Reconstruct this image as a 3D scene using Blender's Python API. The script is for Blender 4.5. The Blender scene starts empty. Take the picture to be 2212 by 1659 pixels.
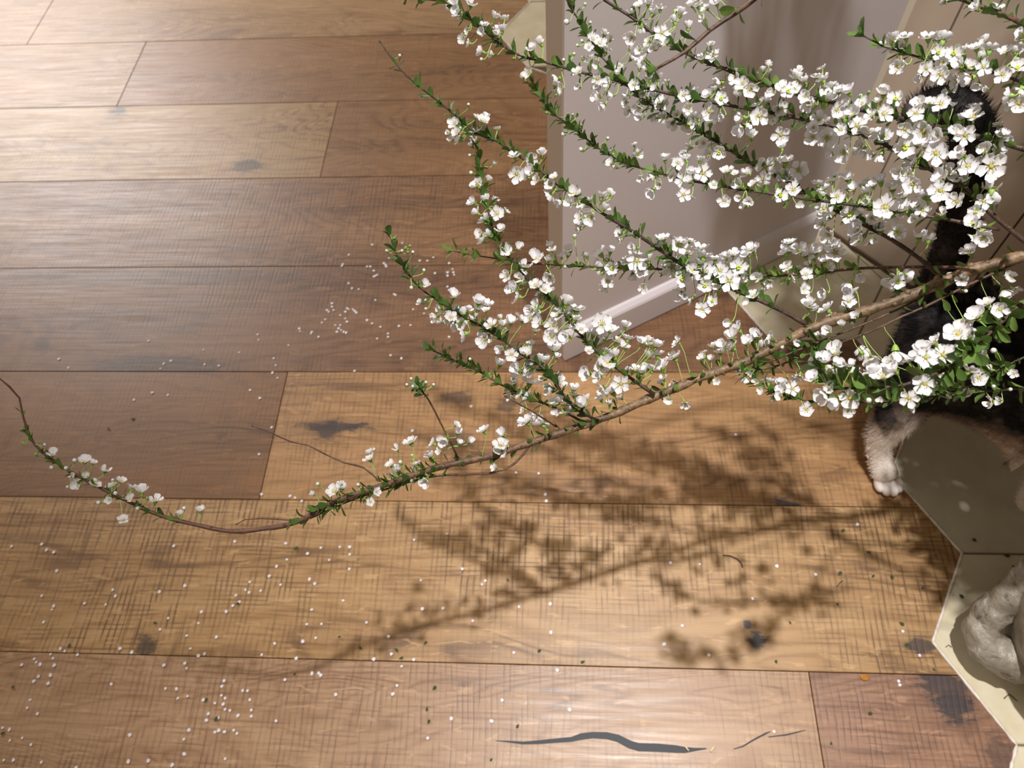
import bpy, bmesh, math, random
from mathutils import Vector, Matrix, noise
R = random.Random(7)
S = bpy.context.scene
COL = S.collection
# ------------------------------------------------------------------ camera
F = 1631.8; CX, CY = 1106.0, 829.5; CAMH = 0.8673
RX = Vector((0.99812, 0.034017, -0.050986))
UP = Vector((-0.0024, 0.85292, 0.522036))
FW = Vector((-0.061245, 0.520932, -0.851398))
CAM = Vector((0, 0, CAMH))
cd = bpy.data.cameras.new('camera'); cam = bpy.data.objects.new('camera', cd); COL.objects.link(cam)
m = Matrix((RX, UP, -FW)).transposed().to_4x4(); m.translation = CAM
cam.matrix_world = m
cd.sensor_width = 36; cd.lens = F / 2212 * 36; cd.clip_start = 0.02
cd.dof.use_dof = True; cd.dof.focus_distance = 0.50; cd.dof.aperture_fstop = 12.5
S.camera = cam
# ------------------------------------------------------------------ light and exposure
S.view_settings.view_transform = 'Standard'; S.view_settings.look = 'None'
S.view_settings.exposure = 0.0; S.view_settings.gamma = 1.0; S.view_settings.use_curve_mapping = False
w = bpy.data.worlds.new('world'); S.world = w; w.use_nodes = True
w.node_tree.nodes['Background'].inputs[0].default_value = (1.0, 0.85, 0.64, 1)
w.node_tree.nodes['Background'].inputs[1].default_value = 0.34
def light(name, kind, loc, power, color, size=0.03, target=None, sy=None):
    l = bpy.data.lights.new(name, kind); l.energy = power; l.color = color
    if kind == 'AREA':
        l.size = size
        if sy: l.shape = 'RECTANGLE'; l.size_y = sy
    else: l.shadow_soft_size = size
    o = bpy.data.objects.new(name, l); COL.objects.link(o); o.location = loc
    if target: o.rotation_euler = (Vector(target) - Vector(loc)).to_track_quat('-Z', 'Y').to_euler()
    return o
key = light('ceiling_downlight', 'SPOT', (0.16, 0.27, 2.0), 172, (1.0, 0.97, 0.95), 0.018, (0.40, 0.24, 0))
key.data.spot_size = math.radians(60); key.data.spot_blend = 1.0
far = light('far_sheen_fill', 'AREA', (-2.7, 3.2, 1.9), 52, (1.0, 0.92, 0.88), 1.5, (-1.6, 2.0, 0))  # unseen area fill added for the pale sheen on the far boards
far.data.spread = math.radians(110)
# ------------------------------------------------------------------ helpers
def ray(x, y): return ((x - CX) / F) * RX - ((y - CY) / F) * UP + FW
def at(x, y, d): return CAM + ray(x, y) * d
def floor_pt(x, y, z=0.0):
    r = ray(x, y); return CAM + r * ((z - CAMH) / r.z)
def tag(o, label=None, cat=None, group=None, kind=None):
    if label: o['label'] = label
    if cat: o['category'] = cat
    if group: o['group'] = group
    if kind: o['kind'] = kind
    return o
def link(name, me, parent=None, loc=None):
    o = bpy.data.objects.new(name, me); COL.objects.link(o)
    if parent: o.parent = parent
    if loc is not None: o.location = loc
    return o
def empty(name, loc, parent=None):
    return link(name, None, parent, loc)
class MB:
    def __init__(s): s.v = []; s.f = []; s.m = []
    def add(s, vs, fs, mi=0):
        n = len(s.v); s.v += [tuple(v) for v in vs]; s.f += [tuple(i + n for i in f) for f in fs]; s.m += [mi] * len(fs)
    def mesh(s, name, mats, smooth=True):
        me = bpy.data.meshes.new(name); me.from_pydata(s.v, [], s.f)
        for mt in (mats if isinstance(mats, (list, tuple)) else [mats]): me.materials.append(mt)
        me.polygons.foreach_set('material_index', s.m)
        me.polygons.foreach_set('use_smooth', [smooth] * len(s.f)); me.update(); return me
    def tube(s, pts, rad, n=6, mi=0, cap=True):
        k = len(pts); vs = []; ref = Vector((0.3, 0.2, 1)).normalized()
        for i, p in enumerate(pts):
            t = (pts[min(i + 1, k - 1)] - pts[max(i - 1, 0)])
            t = t.normalized() if t.length > 1e-9 else Vector((0, 0, 1))
            a = t.cross(ref)
            if a.length < 1e-3: a = t.cross(Vector((1, 0, 0)))
            a.normalize(); b = t.cross(a)
            r = rad[i] if isinstance(rad, (list, tuple)) else rad
            for j in range(n):
                c = 2 * math.pi * j / n; vs.append(p + (a * math.cos(c) + b * math.sin(c)) * r)
        fs = [(i * n + j, i * n + (j + 1) % n, (i + 1) * n + (j + 1) % n, (i + 1) * n + j) for i in range(k - 1) for j in range(n)]
        if cap: fs += [tuple(range(n))[::-1], tuple((k - 1) * n + j for j in range(n))]
        s.add(vs, fs, mi)
    def ball(s, c, r, mi=0, nu=6, nv=4, sc=(1, 1, 1)):
        vs = [c + Vector((0, 0, r * sc[2]))]
        for i in range(1, nv):
            a = math.pi * i / nv
            for j in range(nu):
                b = 2 * math.pi * j / nu
                vs.append(c + Vector((math.sin(a) * math.cos(b) * r * sc[0], math.sin(a) * math.sin(b) * r * sc[1], math.cos(a) * r * sc[2])))
        vs.append(c - Vector((0, 0, r * sc[2])))
        fs = [(0, 1 + j, 1 + (j + 1) % nu) for j in range(nu)]
        for i in range(nv - 2):
            for j in range(nu):
                q = 1 + i * nu; fs.append((q + j, q + nu + j, q + nu + (j + 1) % nu, q + (j + 1) % nu))
        e = len(vs) - 1; q = 1 + (nv - 2) * nu
        fs += [(e, q + (j + 1) % nu, q + j) for j in range(nu)]
        s.add(vs, fs, mi)
def prism(poly, z0, z1, bev=0.0):
    """vertical prism from a ccw outline, with a small bevel round its top"""
    mb = MB(); n = len(poly)
    c = Vector((sum(p[0] for p in poly) / n, sum(p[1] for p in poly) / n))
    def inset(d):
        out = []
        for i in range(n):
            a, b, e = Vector(poly[i - 1]), Vector(poly[i]), Vector(poly[(i + 1) % n])
            d1 = (b - a).normalized(); d2 = (e - b).normalized()
            n1 = Vector((-d1.y, d1.x)); n2 = Vector((-d2.y, d2.x)); h = (n1 + n2)
            k = h.dot(n1); out.append(b + h * (d / max(k, 0.3)))
        return out
    rings = [[Vector((p[0], p[1], z0)) for p in poly], [Vector((p[0], p[1], z1 - bev)) for p in poly]]
    if bev: rings.append([Vector((p.x, p.y, z1)) for p in inset(bev)])
    vs = [v for r in rings for v in r]; fs = [tuple(range(n))[::-1]]
    for k in range(len(rings) - 1):
        fs += [(k * n + i, k * n + (i + 1) % n, (k + 1) * n + (i + 1) % n, (k + 1) * n + i) for i in range(n)]
    fs.append(tuple((len(rings) - 1) * n + i for i in range(n)))
    mb.add(vs, fs); return mb
def obox(p, u, v, w_):
    """box from corner p along three vectors"""
    mb = MB(); c = [p + u * i + v * j + w_ * k for k in (0, 1) for j in (0, 1) for i in (0, 1)]
    mb.add(c, [(0, 2, 3, 1), (4, 5, 7, 6), (0, 1, 5, 4), (2, 6, 7, 3), (0, 4, 6, 2), (1, 3, 7, 5)]); return mb
def srgb(r, g, b):
    f = lambda c: (c / 255 / 12.92) if c <= 10 else ((c / 255 + 0.055) / 1.055) ** 2.4
    return (f(r), f(g), f(b), 1)
# ------------------------------------------------------------------ materials
class NT:
    def __init__(s, name):
        s.m = bpy.data.materials.new(name); s.m.use_nodes = True; s.t = s.m.node_tree; s.b = s.t.nodes['Principled BSDF']
    def n(s, kind, **k):
        nd = s.t.nodes.new(kind)
        for a, v in k.items():
            if a.startswith('i_'):
                key = a[2:]; key = int(key) if key.isdigit() else key.replace('_', ' ')
                if hasattr(v, 'is_linked') or isinstance(v, bpy.types.NodeSocket): s.t.links.new(v, nd.inputs[key])
                else: nd.inputs[key].default_value = v
            else: setattr(nd, a, v)
        return nd
    def l(s, a, b): s.t.links.new(a, b)
    def math(s, op, a, b=0.0, c=None, clamp=False):
        nd = s.t.nodes.new('ShaderNodeMath'); nd.operation = op; nd.use_clamp = clamp
        for i, v in enumerate((a, b, c)):
            if v is None: continue
            if isinstance(v, bpy.types.NodeSocket): s.l(v, nd.inputs[i])
            else: nd.inputs[i].default_value = v
        return nd.outputs[0]
    def mix(s, fac, a, b, mode='MIX'):
        nd = s.t.nodes.new('ShaderNodeMix'); nd.data_type = 'RGBA'; nd.blend_type = mode
        for i, v in ((0, fac), (6, a), (7, b)):
            if isinstance(v, bpy.types.NodeSocket): s.l(v, nd.inputs[i])
            else: nd.inputs[i].default_value = v
        return nd.outputs[2]
    def ramp(s, fac, stops):
        nd = s.t.nodes.new('ShaderNodeValToRGB'); e = nd.color_ramp.elements
        while len(e) < len(stops): e.new(0.5)
        for q, (p, c) in zip(e, stops): q.position = p; q.color = c
        s.l(fac, nd.inputs[0]); return nd.outputs[0]
    def mapr(s, v, a, b, c=0.0, d=1.0):
        nd = s.t.nodes.new('ShaderNodeMapRange'); s.l(v, nd.inputs[0])
        for i, q in enumerate((a, b, c, d)): nd.inputs[i + 1].default_value = q
        return nd.outputs[0]
    def coords(s, scale=(1, 1, 1), loc=(0, 0, 0), rot=(0, 0, 0), src=None):
        if src is None: src = s.n('ShaderNodeTexCoord').outputs['Object']
        mp = s.n('ShaderNodeMapping'); s.l(src, mp.inputs[0])
        mp.inputs['Scale'].default_value = scale; mp.inputs['Location'].default_value = loc; mp.inputs['Rotation'].default_value = rot
        return mp.outputs[0]
    def noise(s, vec, scale=1, detail=4, rough=0.55, dist=0.0):
        return s.n('ShaderNodeTexNoise', i_Vector=vec, i_Scale=scale, i_Detail=detail, i_Roughness=rough, i_Distortion=dist).outputs[0]
    def bump(s, h, strength=0.3, dist=0.001):
        nd = s.n('ShaderNodeBump', i_Height=h, i_Strength=strength, i_Distance=dist); s.l(nd.outputs[0], s.b.inputs['Normal'])
    def set(s, **k):
        for a, v in k.items():
            i = s.b.inputs[a.replace('_', ' ')]
            if isinstance(v, bpy.types.NodeSocket): s.l(v, i)
            else: i.default_value = v

def wood(name, light_c, mid_c, dark_c, seed=0.0, saw=0.5, rings=1.0, blobs=()):
    """oak board: stretched fibre, cathedral figure, cross saw marks, knots given as (x, y, rx, ry, strength)"""
    t = NT(name); co = t.n('ShaderNodeTexCoord').outputs['Object']
    off = (seed * 3.1, seed * 1.7, seed)
    warp = t.noise(t.coords((1.6, 7, 1), off, src=co), 1, 3, 0.5, 0.4)
    sep = t.n('ShaderNodeSeparateXYZ', i_0=co)
    broad = t.noise(t.coords((2.2, 16, 1), off, src=co), 1, 4, 0.6, 0.3)
    fib = t.noise(t.coords((9, 240, 1), off, src=co), 1, 5, 0.65)
    fine = t.noise(t.coords((60, 500, 1), off, src=co), 1, 3, 0.6)
    ph = t.math('MULTIPLY_ADD', warp, 150.0 * rings, t.math('MULTIPLY', sep.outputs[1], 160.0))
    ring = t.math('MULTIPLY_ADD', t.math('SINE', ph), 0.5, 0.5)
    ring = t.math('POWER', ring, 2.2)
    f = t.math('ADD', t.math('MULTIPLY', broad, 0.75), t.math('MULTIPLY', fib, 0.32))
    f = t.math('ADD', f, t.math('MULTIPLY', ring, -0.14))
    f = t.math('ADD', f, t.math('MULTIPLY', fine, 0.08))
    f = t.mapr(f, 0.28, 0.80)
    col = t.ramp(f, [(0.0, dark_c), (0.36, mid_c), (0.95, light_c)])
    # fine saw-cut grid over the grain: thin lines both ways, broken up in patches, a few long cuts
    jx = t.noise(t.coords((9, 4, 1), off, src=co), 1, 2, 0.5); jy = t.noise(t.coords((4, 10, 1), off, src=co), 1, 2, 0.5)
    gx = t.math('POWER', t.math('MULTIPLY_ADD', t.math('SINE', t.math('MULTIPLY_ADD', sep.outputs[0], 960.0, t.math('MULTIPLY', jx, 26.0))), 0.5, 0.5), 3.0)
    gy = t.math('POWER', t.math('MULTIPLY_ADD', t.math('SINE', t.math('MULTIPLY_ADD', sep.outputs[1], 1150.0, t.math('MULTIPLY', jy, 24.0))), 0.5, 0.5), 3.0)
    mx_ = t.mapr(t.noise(t.coords((110, 26, 1), off, src=co), 1, 2), 0.40, 0.62); my_ = t.mapr(t.noise(t.coords((22, 130, 1), off, src=co), 1, 2), 0.42, 0.62)
    patch = t.mapr(t.noise(t.coords((2.4, 4, 1), (off[0] + 5, off[1], 2), src=co), 1, 2), 0.30, 0.52)
    s1 = t.noise(t.coords((190, 8, 1), off, src=co), 1, 2, 0.5, 0.1)
    cut = t.math('MULTIPLY', t.mapr(s1, 0.62, 0.70), t.math('MULTIPLY', patch, saw * 0.55))
    sm = t.math('MULTIPLY', t.math('MULTIPLY', gx, mx_), t.math('MULTIPLY', patch, saw * 1.0))
    sn = t.math('MULTIPLY', t.math('MULTIPLY', gy, my_), t.math('MULTIPLY', patch, saw * 0.85))
    col = t.mix(sm, col, dark_c); col = t.mix(sn, col, dark_c); col = t.mix(cut, col, dark_c)
    fl_ = t.mapr(t.noise(t.coords((38, 150, 1), (off[1], off[0], 4), src=co), 1, 2, .5, .8), 0.60, 0.70)
    col = t.mix(t.math('MULTIPLY', fl_, 0.45), col, tuple(min(1, c * 1.25) for c in light_c[:3]) + (1,))
    wob = t.noise(t.coords((55, 150, 1), off, src=co), 1, 4, 0.7)
    for (bx, by, rx, ry, st) in blobs:
        dx = t.math('DIVIDE', t.math('SUBTRACT', sep.outputs[0], bx), rx)
        dy = t.math('DIVIDE', t.math('SUBTRACT', sep.outputs[1], by), ry)
        d = t.math('ADD', t.math('MULTIPLY', dx, dx), t.math('MULTIPLY', dy, dy))
        d = t.math('ADD', t.math('POWER', d, 0.5), t.math('MULTIPLY_ADD', wob, 3.0, -1.5))
        halo = t.math('MULTIPLY', t.mapr(d, 2.4, 0.9), st * 0.5)
        col = t.mix(halo, col, dark_c)
        col = t.mix(t.math('MULTIPLY', t.mapr(d, 1.35, 0.85), st), col, srgb(54, 46, 46))
    rg = t.mapr(fib, 0.3, 0.7, 0.34, 0.50)
    t.set(Base_Color=col, Roughness=rg); t.b.inputs['Specular IOR Level'].default_value = 0.5
    h = t.math('ADD', t.math('MULTIPLY', sm, -0.8), t.math('MULTIPLY', fib, 0.6))
    t.bump(h, 0.30, 0.0006)
    return t.m
WL, WM, WD = srgb(200, 160, 117), srgb(160, 121, 84), srgb(114, 80, 52)
def simple(name, col, rough=0.5, spec=0.5, var=None, scale=40, bump=0.0, bd=0.001, **k):
    t = NT(name)
    if var:
        nz = t.noise(t.coords(), scale, 5, 0.6); t.set(Base_Color=t.ramp(nz, [(0.3, var), (0.7, col)]))
        if bump: t.bump(nz, bump, bd)
    else: t.set(Base_Color=col)
    t.set(Roughness=rough); t.b.inputs['Specular IOR Level'].default_value = spec
    for a, v in k.items(): t.b.inputs[a.replace('_', ' ')].default_value = v
    return t.m
M_sub = simple('subfloor dark', srgb(40, 30, 24), 0.9)
M_tile = simple('cream stone tile', srgb(212, 203, 180), 0.38, 0.4, srgb(196, 184, 154), 28, 0.05)
M_tile2 = simple('pale stone tile', srgb(200, 194, 174), 0.35, 0.4, srgb(186, 178, 156), 22, 0.05)
M_grout = simple('tile joint', srgb(120, 108, 84), 0.9)
M_bead = simple('white sealant', srgb(232, 226, 218), 0.8, 0.3, srgb(196, 184, 170), 120, 0.5)
M_panel = simple('white painted board', srgb(226, 218, 222), 0.42, 0.45, srgb(220, 212, 216), 6)
M_edge = simple('board edge', srgb(186, 172, 158), 0.5)
M_trim = simple('cream trim', srgb(252, 242, 222), 0.4)
M_wall = simple('taupe painted board', srgb(196, 180, 164), 0.5, 0.4, srgb(188, 172, 155), 5)
M_groove = simple('groove paint', srgb(150, 134, 120), 0.7)
M_dark = simple('dark base strip', srgb(86, 66, 50), 0.6)
def petal_mat(name, c):
    t = NT(name); geo = t.n('ShaderNodeObjectInfo')
    col = t.mix(t.math('MULTIPLY', geo.outputs['Random'], 0.35), c, srgb(222, 214, 206))
    t.set(Base_Color=col, Roughness=0.55); t.b.inputs['Specular IOR Level'].default_value = 0.25
    tr = t.n('ShaderNodeBsdfTranslucent'); t.l(col, tr.inputs[0])
    mx = t.n('ShaderNodeMixShader'); mx.inputs[0].default_value = 0.34
    t.l(t.b.outputs[0], mx.inputs[1]); t.l(tr.outputs[0], mx.inputs[2])
    t.l(mx.outputs[0], t.t.nodes['Material Output'].inputs[0]); return t.m
def leaf_mat(name, a, b):
    t = NT(name); oi = t.n('ShaderNodeObjectInfo')
    nz = t.noise(t.coords(), 160, 2)
    col = t.mix(oi.outputs['Random'], a, b)
    col = t.mix(t.mapr(nz, 0.3, 0.7, 0, 0.35), col, tuple(c * 0.6 for c in a[:3]) + (1,))
    t.set(Base_Color=col, Roughness=0.45); t.b.inputs['Specular IOR Level'].default_value = 0.35
    tr = t.n('ShaderNodeBsdfTranslucent'); t.l(col, tr.inputs[0])
    mx = t.n('ShaderNodeMixShader'); mx.inputs[0].default_value = 0.25
    t.l(t.b.outputs[0], mx.inputs[1]); t.l(tr.outputs[0], mx.inputs[2])
    t.l(mx.outputs[0], t.t.nodes['Material Output'].inputs[0]); return t.m
M_petal = petal_mat('white petal', srgb(232, 231, 236))
M_yel = simple('yellow flower centre', srgb(166, 154, 62), 0.6, 0.2)
M_yelg = simple('lime pistil', srgb(190, 205, 80), 0.5, 0.3)
M_calyx = simple('green calyx', srgb(134, 166, 78), 0.5, 0.3)
M_leaf = leaf_mat('spirea leaf', srgb(62, 92, 40), srgb(116, 144, 70))
M_stalk = simple('pale green stalk', srgb(150, 178, 96), 0.5, 0.3)
M_bud = simple('green bud', srgb(120, 146, 72), 0.5, 0.3)
def bark_mat(name, a, b, red=False):
    t = NT(name); n1 = t.noise(t.coords((1, 1, 1)), 260, 5, 0.65); n2 = t.noise(t.coords(), 45, 3)
    col = t.mix(t.mapr(n1, 0.38, 0.62), a, b); col = t.mix(t.mapr(n2, 0.45, 0.65, 0, 0.5), col, tuple(c * 0.5 for c in a[:3]) + (1,))
    if red: col = t.mix(t.mapr(t.n('ShaderNodeSeparateXYZ', i_0=t.n('ShaderNodeTexCoord').outputs['Object']).outputs[0], -0.48, -0.72, 0, 0.85), col, t.mix(n1, srgb(56, 32, 26), srgb(104, 62, 46)))
    t.set(Base_Color=col, Roughness=0.55); t.bump(n1, 0.6, 0.0008); return t.m
M_bark = bark_mat('brown bark', srgb(82, 63, 44), srgb(138, 110, 78), True)
M_twig = bark_mat('thin twig bark', srgb(46, 33, 29), srgb(84, 60, 48))
M_red = bark_mat('reddish twig bark', srgb(62, 41, 32), srgb(100, 69, 50))
M_speck = simple('fallen petal', srgb(222, 216, 222), 0.6, 0.3)
M_crack = simple('dark crack filler', srgb(32, 34, 40), 0.5, 0.35)
# ------------------------------------------------------------------ floor: boards and hexagonal tiles
SEAM = [1.6898 + 0.19 * 4, 1.6898 + 0.19 * 3, 1.6898 + 0.38, 1.6898 + 0.19, 1.6898, 1.4998, 1.3098, 1.1198, 0.9298, 0.7398, 0.5498, 0.3598, 0.1698, -0.0202, -0.2102, -0.4002, -0.5902]
HS = 0.2; SD = HS / math.sqrt(3); X0 = 0.5213; Y0 = 0.2038    # lattice of the tiles: column 0 centre, side
def hexc(c, r): return (X0 - 1.5 * SD * c, Y0 + HS * r + (HS / 2 if c % 2 else 0))
# zigzag where the boards stop, from near to far
c0x, c0y = X0, Y0
ZZ = []
for r in range(-5, 2):
    x, y = hexc(0, r); ZZ += [(x - SD / 2, y - HS / 2), (x - SD, y)]
xC, yC = hexc(0, 2); ZZ += [(xC - SD / 2, yC - HS / 2), (xC - SD, yC)]
xD, yD = hexc(1, 2); ZZ += [(xD - SD / 2, yD - HS / 2), (xD - SD, yD)]
xE, yE = hexc(2, 3)
ZZ += [(xE - SD / 2, yE - HS / 2), (xE - SD, yE), (xE - SD / 2, yE + HS / 2), (xE - SD, yE + HS), (xE - SD / 2, yE + 1.5 * HS)]
xG, yG = hexc(3, 5)
for r in range(5, 9):
    x, y = hexc(3, r); ZZ += [(x - SD / 2, y - HS / 2), (x - SD, y)]
def zz_between(y0, y1):
    out = []
    for (a, b) in zip(ZZ[:-1], ZZ[1:]):
        if abs(a[1] - b[1]) < 1e-6:
            if y0 - 1e-6 <= a[1] <= y1 + 1e-6: out += [a, b]
            continue
        lo, hi = max(min(a[1], b[1]), y0), min(max(a[1], b[1]), y1)
        if hi - lo < 1e-6: continue
        g = lambda y: (a[0] + (b[0] - a[0]) * (y - a[1]) / (b[1] - a[1]), y)
        out += [g(lo), g(hi)]
    res = []
    for p in out:
        if not res or abs(p[0] - res[-1][0]) + abs(p[1] - res[-1][1]) > 1e-5: res.append(p)
    return res
def fp(x, y):
    p = floor_pt(x, y); return (p.x, p.y)
sub = MB(); sub.add([(-3.2, -0.6, -0.014), (1.6, -0.6, -0.014), (1.6, 2.45, -0.014), (-3.2, 2.45, -0.014)], [(0, 1, 2, 3)])
floor = tag(link('floor', sub.mesh('floor', M_sub)), 'wooden board floor running into a zigzag of cream hexagonal tiles', kind='structure')
k1 = floor_pt(724, 922); k2 = floor_pt(1695, 1105); k3 = floor_pt(1636, 1382); k4 = floor_pt(2040, 1480); k5 = floor_pt(255, 240); k6 = floor_pt(313, 1402)
k7 = floor_pt(2062, 1525); k8 = floor_pt(990, 950); k9 = floor_pt(535, 358); k10 = floor_pt(90, 745); k11 = floor_pt(985, 860)
k12 = floor_pt(1985, 1393); k13 = floor_pt(340, 790); k14 = floor_pt(310, 600); k15 = floor_pt(2165, 1640); k16 = floor_pt(1615, 1350)
# row index i = between SEAM[i] and SEAM[i+1]; entries are (right end x or None for zigzag, material args)
def wd(name, l, m_, d, **k):
    g = lambda c: tuple(q * s_ for q, s_ in zip(srgb(*c)[:3], (.66, .66, .65))) + (1,)
    return wood(name, g(l), g(m_), g(d), **k)
W = {
 'pale': wd('pale oak', (206, 168, 124), (176, 138, 98), (130, 96, 66), seed=1, saw=0.35),
 'pale2': wd('pale oak figured', (208, 176, 130), (184, 146, 100), (120, 88, 60), seed=2.3, saw=0.35, rings=1.4, blobs=[(k5.x, k5.y, .012, .012, .9), (k9.x, k9.y, .02, .012, .7)]),
 'tan': wd('tan oak', (184, 140, 98), (158, 116, 78), (118, 82, 54), seed=3.1, saw=0.3, rings=1.2),
 'brown': wd('brown oak', (182, 138, 98), (142, 102, 70), (92, 64, 46), seed=4.7, saw=0.55, rings=1.5),
 'dim': wd('dim brown oak', (160, 118, 84), (132, 94, 66), (92, 66, 50), seed=5.2, saw=0.5, rings=0.8, blobs=[(k14.x, k14.y, .22, .012, .35), (k13.x, k13.y, .08, .015, .6), (k10.x, k10.y, .012, .012, .5)]),
 'mid': wd('mid oak', (160, 114, 72), (136, 96, 60), (100, 68, 44), seed=6.4, saw=0.3, rings=1.3),
 'gold': wd('golden oak', (208, 162, 112), (180, 136, 90), (126, 92, 62), seed=7.9, saw=0.6, blobs=[(k1.x, k1.y, .04, .006, 1), (k1.x - .01, k1.y - .004, .014, .012, .8), (k8.x, k8.y, .02, .01, .4), (k11.x + .07, k11.y - .01, .012, .01, .6), (k2.x, k2.y, .018, .014, .95), (k11.x, k11.y, .02, .008, .6)]),
 'bright': wd('sawn golden oak', (218, 178, 128), (188, 146, 98), (122, 88, 58), seed=9.3, saw=1.0, rings=0.7, blobs=[(k3.x, k3.y, .008, .008, 1), (k16.x, k16.y, .004, .004, .9), (k6.x, k6.y, .010, .012, .7), (k12.x, k12.y, .016, .007, .8)]),
 'near': wd('near oak', (210, 172, 136), (182, 142, 108), (124, 90, 68), seed=11.8, saw=0.6, rings=1.6),
 'plum': wd('plum brown oak', (192, 148, 118), (162, 120, 94), (112, 80, 64), seed=13.4, saw=0.7, rings=0.9, blobs=[(k4.x, k4.y, .022, .012, .95), (k7.x, k7.y, .016, .013, .95), (k15.x, k15.y, .012, .02, .5)]),
}
rows = {}
def rowdef(i, *parts): rows[i] = parts
e1 = fp(711, 300)[0]; e2 = fp(592, 935)[0]; e3 = fp(1763, 1550)[0]; e4 = fp(85, 50)[0]; e5 = fp(300, 125)[0]
rowdef(0, (-1.9, 'tan'), (-0.5, 'pale'), (None, 'brown')); rowdef(1, (-1.2, 'pale'), (0.1, 'tan'), (None, 'pale'))
rowdef(2, (-2.1, 'brown'), (-0.8, 'pale'), (None, 'tan')); rowdef(3, (-1.5, 'pale2'), (-0.2, 'tan'), (None, 'pale'))
rowdef(4, (-1.8, 'tan'), (-0.9, 'pale'), (None, 'pale'))
rowdef(5, (e4, 'pale'), (None, 'pale2b')); rowdef(6, (-2.0, 'brown'), (e5, 'pale'), (None, 'tan'))
rowdef(7, (-1.65, 'tan'), (e1, 'pale2'), (None, 'tan')); rowdef(8, (-2.2, 'pale'), (-1.1, 'tan'), (None, 'brown'))
rowdef(9, (-1.4, 'brown'), (None, 'dim')); rowdef(10, (-1.65, 'tan'), (e2, 'mid'), (None, 'gold'))
rowdef(11, (-1.9, 'brown'), (-0.85, 'tan'), (None, 'bright')); rowdef(12, (-1.0, 'mid'), (e3, 'near'), (None, 'plum'))
rowdef(13, (-1.3, 'tan'), (-0.1, 'gold'), (None, 'mid')); rowdef(14, (-0.7, 'brown'), (None, 'tan')); rowdef(15, (-1.1, 'gold'), (None, 'near'))
W['pale2b'] = W['pale']
G = 0.0004
for i, parts in rows.items():
    y1, y0 = SEAM[i] - G, SEAM[i + 1] + G
    x = -3.1
    for (xe, mk) in parts:
        if xe is None:
            z = zz_between(y0, y1); poly = [(x + G, y0)] + z + [(x + G, y1)]
        else: poly = [(x + G, y0), (xe - G, y0), (xe - G, y1), (x + G, y1)]
        o = link('floorboard', prism(poly, -0.010, R.uniform(-0.0001, 0.0001), 0.0005).mesh('floorboard', W[mk], False), floor)
        if xe is not None: x = xe
# hexagonal tiles
tiles = []
for r in range(-4, 5):
    tiles.append(hexc(0, r))
for c in range(-1, -9, -1):
    for r in range(-4, 9): tiles.append(hexc(c, r))
for r in range(2, 9): tiles.append(hexc(1, r))
for r in range(3, 9): tiles.append(hexc(2, r)); 
for r in range(5, 9): tiles.append(hexc(3, r))
for r in range(5, 9): tiles.append(hexc(0, r))
def hexpoly(cx_, cy_, g=0.0012):
    return [(cx_ + (SD - g) * math.cos(math.radians(a)), cy_ + (SD - g) * math.sin(math.radians(a))) for a in range(0, 360, 60)]
tmesh = {0: prism(hexpoly(0, 0), -0.010, 0.0012, 0.0012).mesh('tile', M_tile, False), 1: prism(hexpoly(0, 0), -0.010, 0.0012, 0.0012).mesh('tile', M_tile2, False)}
for (x, y) in tiles:
    if x > 1.5 or y > 2.3: continue
    pale = abs(y - (Y0 + HS)) < 0.01 and abs(x - X0) < 0.01
    link('tile', tmesh[1 if pale else 0], floor, (x, y, R.uniform(-0.0002, 0.0002)))
gb = MB(); gb.add([(-0.3, -0.6, -0.0015), (1.6, -0.6, -0.0015), (1.6, 2.4, -0.0015), (-0.3, 2.4, -0.0015)], [(0, 1, 2, 3)])
# joint filler only under tiles: one strip per tile outline
gm = MB()
for (x, y) in tiles:
    if x > 1.5 or y > 2.3: continue
    gm.add([(px, py, -0.0012) for px, py in hexpoly(x, y, 0.0)], [tuple(range(6))])
link('tile_joint', gm.mesh('tile_joint', M_grout, False), floor)
bd = MB()
for a, b in zip(ZZ[:-1], ZZ[1:]):
    A, B = Vector((a[0], a[1], 0.0004)), Vector((b[0], b[1], 0.0004)); n = max(3, int((B - A).length / 0.004))
    pts = [A.lerp(B, k / n) for k in range(n + 1)]
    bd.tube(pts, [0.0017 + 0.0011 * noise.noise(p * 160) for p in pts], 7)
link('sealant_bead', bd.mesh('sealant_bead', M_bead), floor)
# dark filled crack along the near board and the fainter one beyond
def ribbon(pxs, name, mat, parent, z=0.0003):
    P = [floor_pt(x, y, z) for x, y, w_ in pxs]; mb = MB(); vs = []
    for i, p in enumerate(P):
        t = (P[min(i + 1, len(P) - 1)] - P[max(i - 1, 0)]).normalized(); nrm = Vector((-t.y, t.x, 0)); wd_ = pxs[i][2] * 0.00052 / 2
        vs += [p + nrm * wd_, p - nrm * wd_]
    mb.add(vs, [(2 * i, 2 * i + 1, 2 * i + 3, 2 * i + 2) for i in range(len(P) - 1)])
    return link(name, mb.mesh(name, mat, False), parent)
ribbon([(1070, 1600, 1), (1100, 1602, 3), (1130, 1605, 5), (1165, 1603, 7), (1200, 1600, 8), (1235, 1597, 9), (1255, 1591, 12), (1280, 1588, 12), (1310, 1589, 13), (1335, 1595, 14), (1360, 1608, 15), (1380, 1614, 15), (1420, 1615, 15), (1460, 1618, 14), (1480, 1620, 11), (1500, 1619, 6), (1526, 1617, 2)], 'crack', M_crack, floor)
ribbon([(1585, 1618, 1.5), (1605, 1612, 2.5), (1630, 1597, 3), (1655, 1584, 3), (1665, 1580, 1)], 'crack', M_crack, floor)
ribbon([(1660, 1592, 1.5), (1700, 1587, 2.5), (1725, 1581, 2), (1740, 1577, 1)], 'crack', M_crack, floor)
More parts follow.
